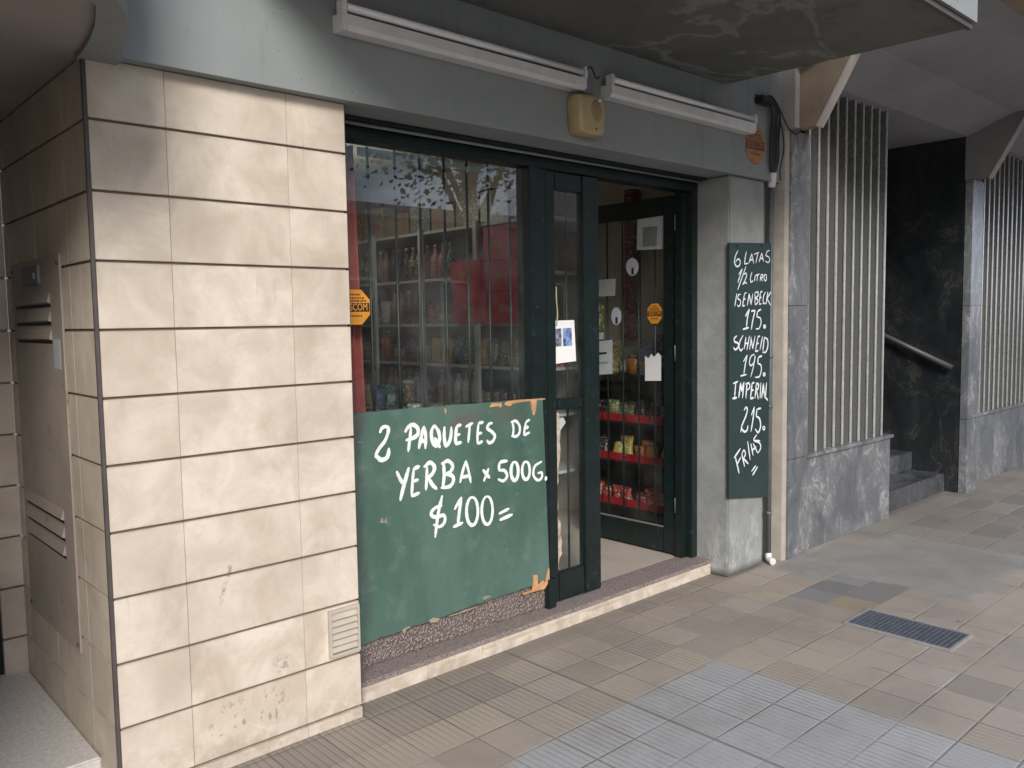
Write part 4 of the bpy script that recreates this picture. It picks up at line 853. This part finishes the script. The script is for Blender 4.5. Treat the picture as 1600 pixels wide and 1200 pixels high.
def pack(kind, x, y, z, w_, d, h, mat, rot=0, label='', group='', band=None):
    """goods: carton, bag, bottle, can, jar"""
    t = thing(kind, label, kind.split('_')[-1], (x, y, z), group)
    bm = bmesh.new()
    if kind in ('carton', 'carton_box', 'boxed_goods'):
        bbox_(bm, (x-w_/2, y-d/2, z), (x+w_/2, y+d/2, z+h), .003)
        o = obj('box_body', bm, mat, t)
        bm = bmesh.new(); box(bm, (x-w_/2-.0008, y-d*.09, z+h*.55), (x-w_/2-.0002, y+d*.09, z+h+.0005)); box(bm, (x-w_/2, y-.02, z+h+.0002), (x+w_/2, y+.02, z+h+.0009))
        if band: obj('label_panel', B(((x-w_/2-.0012, y-d*.33, z+h*.2), (x-w_/2-.0003, y+d*.33, z+h*.5)), ((x-w_*.33, y-d/2-.0012, z+h*.2), (x+w_*.33, y-d/2-.0003, z+h*.55))), band, t); bm.free()
        else: obj('tape', bm, PK['tan'], t)
    elif kind == 'packet':
        nu, nv = 7, 9; G = {}; tilt = random.uniform(-.35, .35); lean = random.uniform(-.02, .03); aa = random.uniform(-.5, .5)
        for sd in (0, 1):
            for i in range(nu):
                for j in range(nv):
                    u, v_ = i/(nu-1)*2-1, j/(nv-1); bul = (1-u**4)*(math.sin(math.pi*v_)**.55 if 0 < v_ < 1 else 0)*w_*.30*(1.25-v_*.6)
                    if sd == 1 and (i in (0, nu-1) or j in (0, nv-1)): G[sd, i, j] = G[0, i, j]; continue
                    px = (-1 if sd == 0 else 1)*bul+random.uniform(-.002, .002); py = u*w_*.55*(1+.08*math.cos(v_*6)); pz = v_*h+random.uniform(-.002, .002)
                    px, py = px*math.cos(aa)-py*math.sin(aa), px*math.sin(aa)+py*math.cos(aa)
                    G[sd, i, j] = bm.verts.new((x+px+lean*v_, y+py+tilt*pz*.5, z+pz))
            for i in range(nu-1):
                for j in range(nv-1):
                    q = [G[sd, i, j], G[sd, i+1, j], G[sd, i+1, j+1], G[sd, i, j+1]]; f = bm.faces.new(q if sd else q[::-1]); f.smooth = True
        obj('body', bm, mat, t)
    else:
        r = w_/2; prof = {'bottle': [(r, 0), (r, .58), (r*.85, .66), (r*.38, .78), (r*.34, .92)], 'can': [(r*.9, 0), (r, .03), (r, .95), (r*.88, 1)], 'jar': [(r, 0), (r, .75), (r*.8, .84)], 'packet': [(r*1.0, 0), (r*1.1, .3), (r*.95, .75), (r*.35, .98)]}[kind]
        rings = []
        for rr, hh in prof:
            fl = .55 if kind == 'packet' else 1
            rings.append([bm.verts.new((x+rr*fl*math.cos(a_), y+rr*math.sin(a_), z+hh*h)) for a_ in [2*math.pi*i/12 for i in range(12)]])
        for A, Bq in zip(rings, rings[1:]):
            for i in range(12): f = bm.faces.new((A[i], A[(i+1) % 12], Bq[(i+1) % 12], Bq[i])); f.smooth = True
        bm.faces.new(rings[0][::-1]); bm.faces.new(rings[-1]); obj('body', bm, mat, t)
        if kind in ('bottle', 'jar'):
            rr = prof[-1][0]*1.12; obj('cap', T([(x, y, z+h*prof[-1][1]), (x, y, z+h)], rr, 10), band or PK['red'], t)
    return t
cols = ['brown', 'tan', 'kraft', 'cream', 'grey', 'navy', 'sky', 'white', 'red', 'olive', 'gold', 'teal', 'plum', 'dark', 'orange', 'pink']
# cartons on the top shelf
y = 4.1; k = 0
while y < 6.5:
    d = random.uniform(.24, .36); h = random.uniform(.16, .28); c_ = ['kraft', 'cream', 'brown', 'tan', 'grey'][k % 5]
    pack('carton', 4.17, y+d/2, 2.2, .36, d, h, PK[c_], label='%s cardboard carton in the row on top of the right wall shelving' % c_, group='%s cartons on the top shelf' % c_, band=PK['pink'] if k % 3 == 0 else None); y += d+.02; k += 1
for li, z in enumerate(SZ[:-1]):
    y = 4.08 if z != 1.48 else 5.05
    if z == 1.83: y = 5.05
    nxt = SZ[li+1]-z-.03
    while y < 6.6:
        kind = random.choice(['carton', 'bottle', 'can', 'jar', 'packet', 'packet', 'bottle']); c_ = random.choice(cols)
        wd = dict(carton=random.uniform(.12, .24), bottle=.085, can=.08, jar=.09, packet=.12)[kind]; h = min(nxt-.02, dict(carton=random.uniform(.12, .26), bottle=.27, can=.13, jar=.15, packet=.2)[kind])
        for r_ in range(1 if kind == 'carton' else random.choice((1, 2, 3))):
            if y > 6.55: break
            pack(kind, 4.04+(.08 if kind == 'carton' else 0)+random.uniform(0, .02), y+wd/2, z, wd if kind != 'carton' else .2, wd, h, PK[c_], label='%s %s on %s shelf of the right wall shelving' % (c_, kind, ['lowest', 'second', 'third', 'fourth', 'fifth'][li]), group='%s %s goods on shelf level %s' % (c_, kind, li+1), band=PK[random.choice(('white', 'red', 'gold', 'teal'))])
            y += wd+.008
        y += random.uniform(.0, .03)
for li, z in enumerate([.5, .9, 1.3, 1.7, 2.1]):
    x = 1.7
    while x < 3.6:
        c_ = random.choice(cols); wd = random.uniform(.12, .3); kind = 'carton'
        pack('carton', x+wd/2, 7.2, z, wd, .2, random.uniform(.14, .3), PK[c_], label='%s carton on %s back wall shelf' % (c_, ['lowest', 'second', 'third', 'fourth', 'top'][li]), group='%s cartons on back shelf %d' % (c_, li+1), band=PK[random.choice(cols)]); x += wd+random.uniform(.01, .1)
# red printed cartons stacked on the shelf end nearest the window
def red_box(y0, y1, z0, z1, label):
    xf = 3.93; y0 += .16; y1 += .16; t = thing('red_carton', label, 'carton', (xf+.14, (y0+y1)/2, z0), 'red printed cartons')
    obj('box_body', BB(.003, ((xf, y0, z0), (xf+.28, y1, z1))), M['red'], t)
    hh = min(z1-z0, .2)
    obj('lettering', text_mesh('PIPAS', hh*.42, (xf-.0012, (y0+y1)/2, z0+(z1-z0)*.45), (0, -1, 0), (0, 0, 1), 0, .62), M['yellow'], t)
red_box(4.40, 4.78, 1.482, 1.72, 'red printed carton at lower left of the red stack'); red_box(4.02, 4.385, 1.482, 1.70, 'red printed carton at lower right of the red stack')
red_box(4.46, 4.80, 1.722, 1.94, 'red printed carton at upper left of the red stack'); red_box(4.06, 4.42, 1.703, 1.92, 'red printed carton second from top at right of the stack'); red_box(4.14, 4.42, 1.923, 2.16, 'topmost red printed carton near the window edge')
# counter and low displays in front of the shelving
ct = thing('counter', 'low dark shop counter behind the window', 'counter', (2.9, 4.9, .085))
obj('counter_body', BB(.005, ((2.3, 4.6, .085), (3.5, 5.1, .90))), PK['dark'], ct); obj('counter_top', BB(.006, ((2.26, 4.56, .901), (3.54, 5.14, .935))), PK['grey'], ct)
for i in range(11):
    c_ = cols[(i*5+3) % 16]; kind = ['carton', 'jar', 'packet', 'can'][i % 4]
    pack(kind, 2.36+i*.105, 4.66+.05*(i % 3), .935, .09, .1, [.14, .17, .16, .12][i % 4], PK[c_], label='%s %s on the shop counter' % (c_, kind), group='%s %s on counter' % (c_, kind), band=PK['white'])
ws = thing('display_shelf', 'low display shelf crowded with goods just behind window', 'shelf', (2.3, 3.3, .085))
for z in (.62, .94): obj('shelf', B(((1.95, 3.15, z-.02), (2.95, 3.45, z))), M['shelfwhite'], ws)
for x in (1.96, 2.92): obj('leg', B(((x, 3.16, .085), (x+.03, 3.19, .92)), ((x, 3.41, .085), (x+.03, 3.44, .92))), M['shelfwhite'], ws)
x = 1.98; i = 0
while x < 2.88:
    kind = ['packet', 'carton', 'jar', 'packet', 'can', 'packet'][i % 6]; c_ = ['plum', 'brown', 'dark', 'olive', 'cream', 'navy', 'orange', 'teal', 'grey'][(i*4+1) % 9]; wd = random.uniform(.07, .13)
    pack(kind, x+wd/2, 3.25+random.uniform(0, .1), .94, wd, .12, random.uniform(.10, .2) if kind != 'bottle' else .24, PK[c_], label='%s %s on display shelf behind the window' % (c_, kind), group='%s %s on display shelf' % (c_, kind), band=PK[['white', 'gold', 'red'][i % 3]]); x += wd+.012; i += 1
# red curtain
bm = bmesh.new(); pr = None
for i in range(41):
    t = i/40; x = 1.760+.16*t; y = 3.0+.014*math.sin(t*24); c = (bm.verts.new((x, y, .3)), bm.verts.new((x-.045*t, y, 2.22)))
    if pr: f = bm.faces.new((pr[0], c[0], c[1], pr[1])); f.smooth = True
    pr = c
cu = obj('curtain', bm, M['redcurtain'], None, 'dusty red pleated curtain at left edge of the shop window', 'curtain'); md = cu.modifiers.new('s', 'SOLIDIFY'); md.thickness = .002
# snack rack behind the open door leaf
rk = thing('snack_rack', 'black rack with red trays of snacks behind the open door', 'rack', (4.33, 3.5, .085))
obj('rack_back', B(((4.425, 3.08, .085), (4.445, 3.93, 1.12))), M['shelfdark'], rk); obj('rack_top', BB(.004, ((4.20, 3.06, 1.09), (4.44, 3.95, 1.135))), M['shelfdark'], rk)
for y in (3.08, 3.91): obj('rack_side', B(((4.22, y, .085), (4.424, y+.02, 1.089))), M['shelfdark'], rk)
rc = 0
for z in (.83, .57, .27):
    obj('shelf', B(((4.20, 3.101, z-.015), (4.424, 3.909, z))), M['shelfdark'], rk)
    for j in range(4):
        y0 = 3.11+j*.2; tr = obj('tray', B(((4.195, y0, z+.001), (4.20, y0+.185, z+.05)), ((4.2005, y0, z+.001), (4.42, y0+.185, z+.006))), M['redtray'], rk)
        pal = [['grey', 'dark', 'olive', 'dark'], ['white', 'orange', 'gold', 'dark'], ['red', 'red', 'red', 'red']][rc]
        for q in range(3 if rc < 2 else 4):
            c_ = pal[(j) % 4] if rc < 2 else 'red'
            pack('packet', 4.26+.035*(q % 2)+random.uniform(0, .02), y0+.03+q*.045+random.uniform(-.008, .008), z+.007, .085, .05, random.uniform(.09, .15) if rc < 2 else random.uniform(.07, .11), PK[c_], label='%s snack packet in the %s red tray row of the rack' % (c_, ['top', 'middle', 'bottom'][rc]), group='%s packets in tray row %d' % (c_, rc+1))
    rc += 1
for i, (y, c_, h, kind) in enumerate([(3.16, 'white', .2, 'bottle'), (3.25, 'navy', .26, 'carton'), (3.38, 'sky', .22, 'carton'), (3.50, 'orange', .13, 'jar'), (3.58, 'white', .10, 'packet'), (3.70, 'brown', .22, 'carton'), (3.84, 'olive', .2, 'bottle')]):
    pack(kind, 4.30, y, 1.136, .11, .11, h, PK[c_], label='%s %s standing on the snack rack top' % (c_, kind), group='%s goods on rack top' % c_, band=PK['brown'])
# dark fridge / cabinet beyond the rack on the right wall
cab = thing('wooden_post', 'dark red brown post seen behind the open door glass', 'post', (4.38, 3.65, 1.2))
obj('post_body', BB(.004, ((4.36, 3.56, 1.36), (4.44, 3.64, 2.35))), PK['plum'], cab)
lb = thing('ceiling_lamp', 'small lit bulb hanging deep inside the shop', 'lamp', (3.3, 5.4, 2.45))
bm = bmesh.new(); bmesh.ops.create_uvsphere(bm, u_segments=12, v_segments=8, radius=.035)
for v in bm.verts: v.co += Vector((3.3, 5.4, 2.48))
obj('bulb', bm, M['bulb'], lb); obj('cord', T([(3.3, 5.4, 2.51), (3.3, 5.4, 2.75)], .004, 6), M['cable'], lb)
pl = bpy.data.lights.new('shop_lamp_light', 'POINT'); pl.energy = 3.5; pl.color = (1, .93, .82); pl.shadow_soft_size = .06
po = bpy.data.objects.new('shop_lamp_light', pl); COL.objects.link(po); po.parent = lb; po.location = (0, 0, -.04)

# ================================================================== ACROSS THE STREET (seen mirrored in the glass)
def facade(name, label, x0, x1, h, mat, floors, nwin):
    t = thing(name, label, 'building', ((x0+x1)/2, -14, 0))
    obj('wall', B(((x0, -22, 0), (x1, -13.2, h))), mat, t)
    obj('cornice', B(((x0, -13.199, h-.2), (x1, -12.95, h+.12))), M['kerb'], t)
    for f_ in range(floors):
        for i in range(nwin):
            wx = x0+(x1-x0)*(i+.5)/nwin; z0 = 0.3 if f_ == 0 else .9+f_*3.1; z1 = z0+(2.3 if f_ == 0 else 1.6)
            if z1 > h-.3: continue
            wi = obj('window', B(((wx-.65, -13.199, z0), (wx+.65, -13.16, z1))), M['darkglass'], t)
            obj('window_frame', B(((wx-.72, -13.1995, z0), (wx-.651, -13.12, z1)), ((wx+.651, -13.1995, z0), (wx+.72, -13.12, z1)), ((wx-.72, -13.1995, z1+.001), (wx+.72, -13.12, z1+.07))), M['shelfwhite'], wi)
    return t
facade('house', 'low brown plastered house across the street, mirrored in shop window', 10.0, 27.9, 4.5, simple('brown_plaster', (.22, .17, .14), .85, .2, 1.5), 1, 5)
facade('house', 'tall beige block across the street left of the brown one', 0.5, 9.95, 14.0, simple('beige_plaster', (.40, .34, .27), .85, .15, 1.5), 4, 4)  # unseen block, height raised to cut skylight under the canopy
facade('house', 'tall grey block across the street at the far right', 28.0, 42, 13, simple('grey_plaster', (.25, .25, .25), .85, .2, 1.5), 4, 6)  # also made tall to hold back low skylight
def tree(x, y, h, rad, n, label, seed):
    rr = random.Random(seed); t = thing('street_tree', label, 'tree', (x, y, 0), 'plane trees along the kerb')
    bm = bmesh.new(); tube(bm, [(x, y, 0), (x+.05, y, h*.3), (x-.04, y+.05, h*.55)], .15, 9, 0, .08)
    tips = []
    for k_ in range(9):
        a_ = k_*2.4; z0 = h*(.35+.025*k_); e = Vector((x+math.cos(a_)*rad*rr.uniform(.5, .85), y+math.sin(a_)*rad*rr.uniform(.5, .85), h*rr.uniform(.6, .98)))
        s_ = Vector((x, y, z0)); m_ = s_.lerp(e, .5)+Vector((0, 0, .25)); tube(bm, [s_, m_, e], .05, 6, 0, .012); tips += [m_, e, s_.lerp(e, .75)]
    obj('trunk', bm, M['bark'], t)
    bm = bmesh.new()
    for i in range(n):
        c = rr.choice(tips); o_ = Vector((rr.gauss(0, .36), rr.gauss(0, .36), rr.gauss(0, .28)))*rad*.62; p = c+o_
        sz = rr.uniform(.028, .06); d1 = Vector((rr.gauss(0, 1), rr.gauss(0, 1), rr.gauss(0, .5))).normalized(); d2 = d1.orthogonal().normalized()
        q = [p+d1*sz, p+d2*sz*.7, p-d1*sz, p-d2*sz*.7]; bm.faces.new([bm.verts.new(v_) for v_ in q])
    obj('crown', bm, M['leaf'], t)
tree(7.6, -3.3, 6.4, 2.0, 4600, 'nearest kerbside plane tree mirrored in the shop window', 3)
tree(13.5, -3.0, 6.0, 1.8, 4000, 'second kerbside plane tree further along the street', 5)
tree(19.0, -3.1, 6.5, 2.2, 4000, 'farthest kerbside plane tree down the street', 9)
tree(4.5, -11.2, 6.8, 2.2, 3600, 'plane tree on the opposite pavement before the beige house', 12)
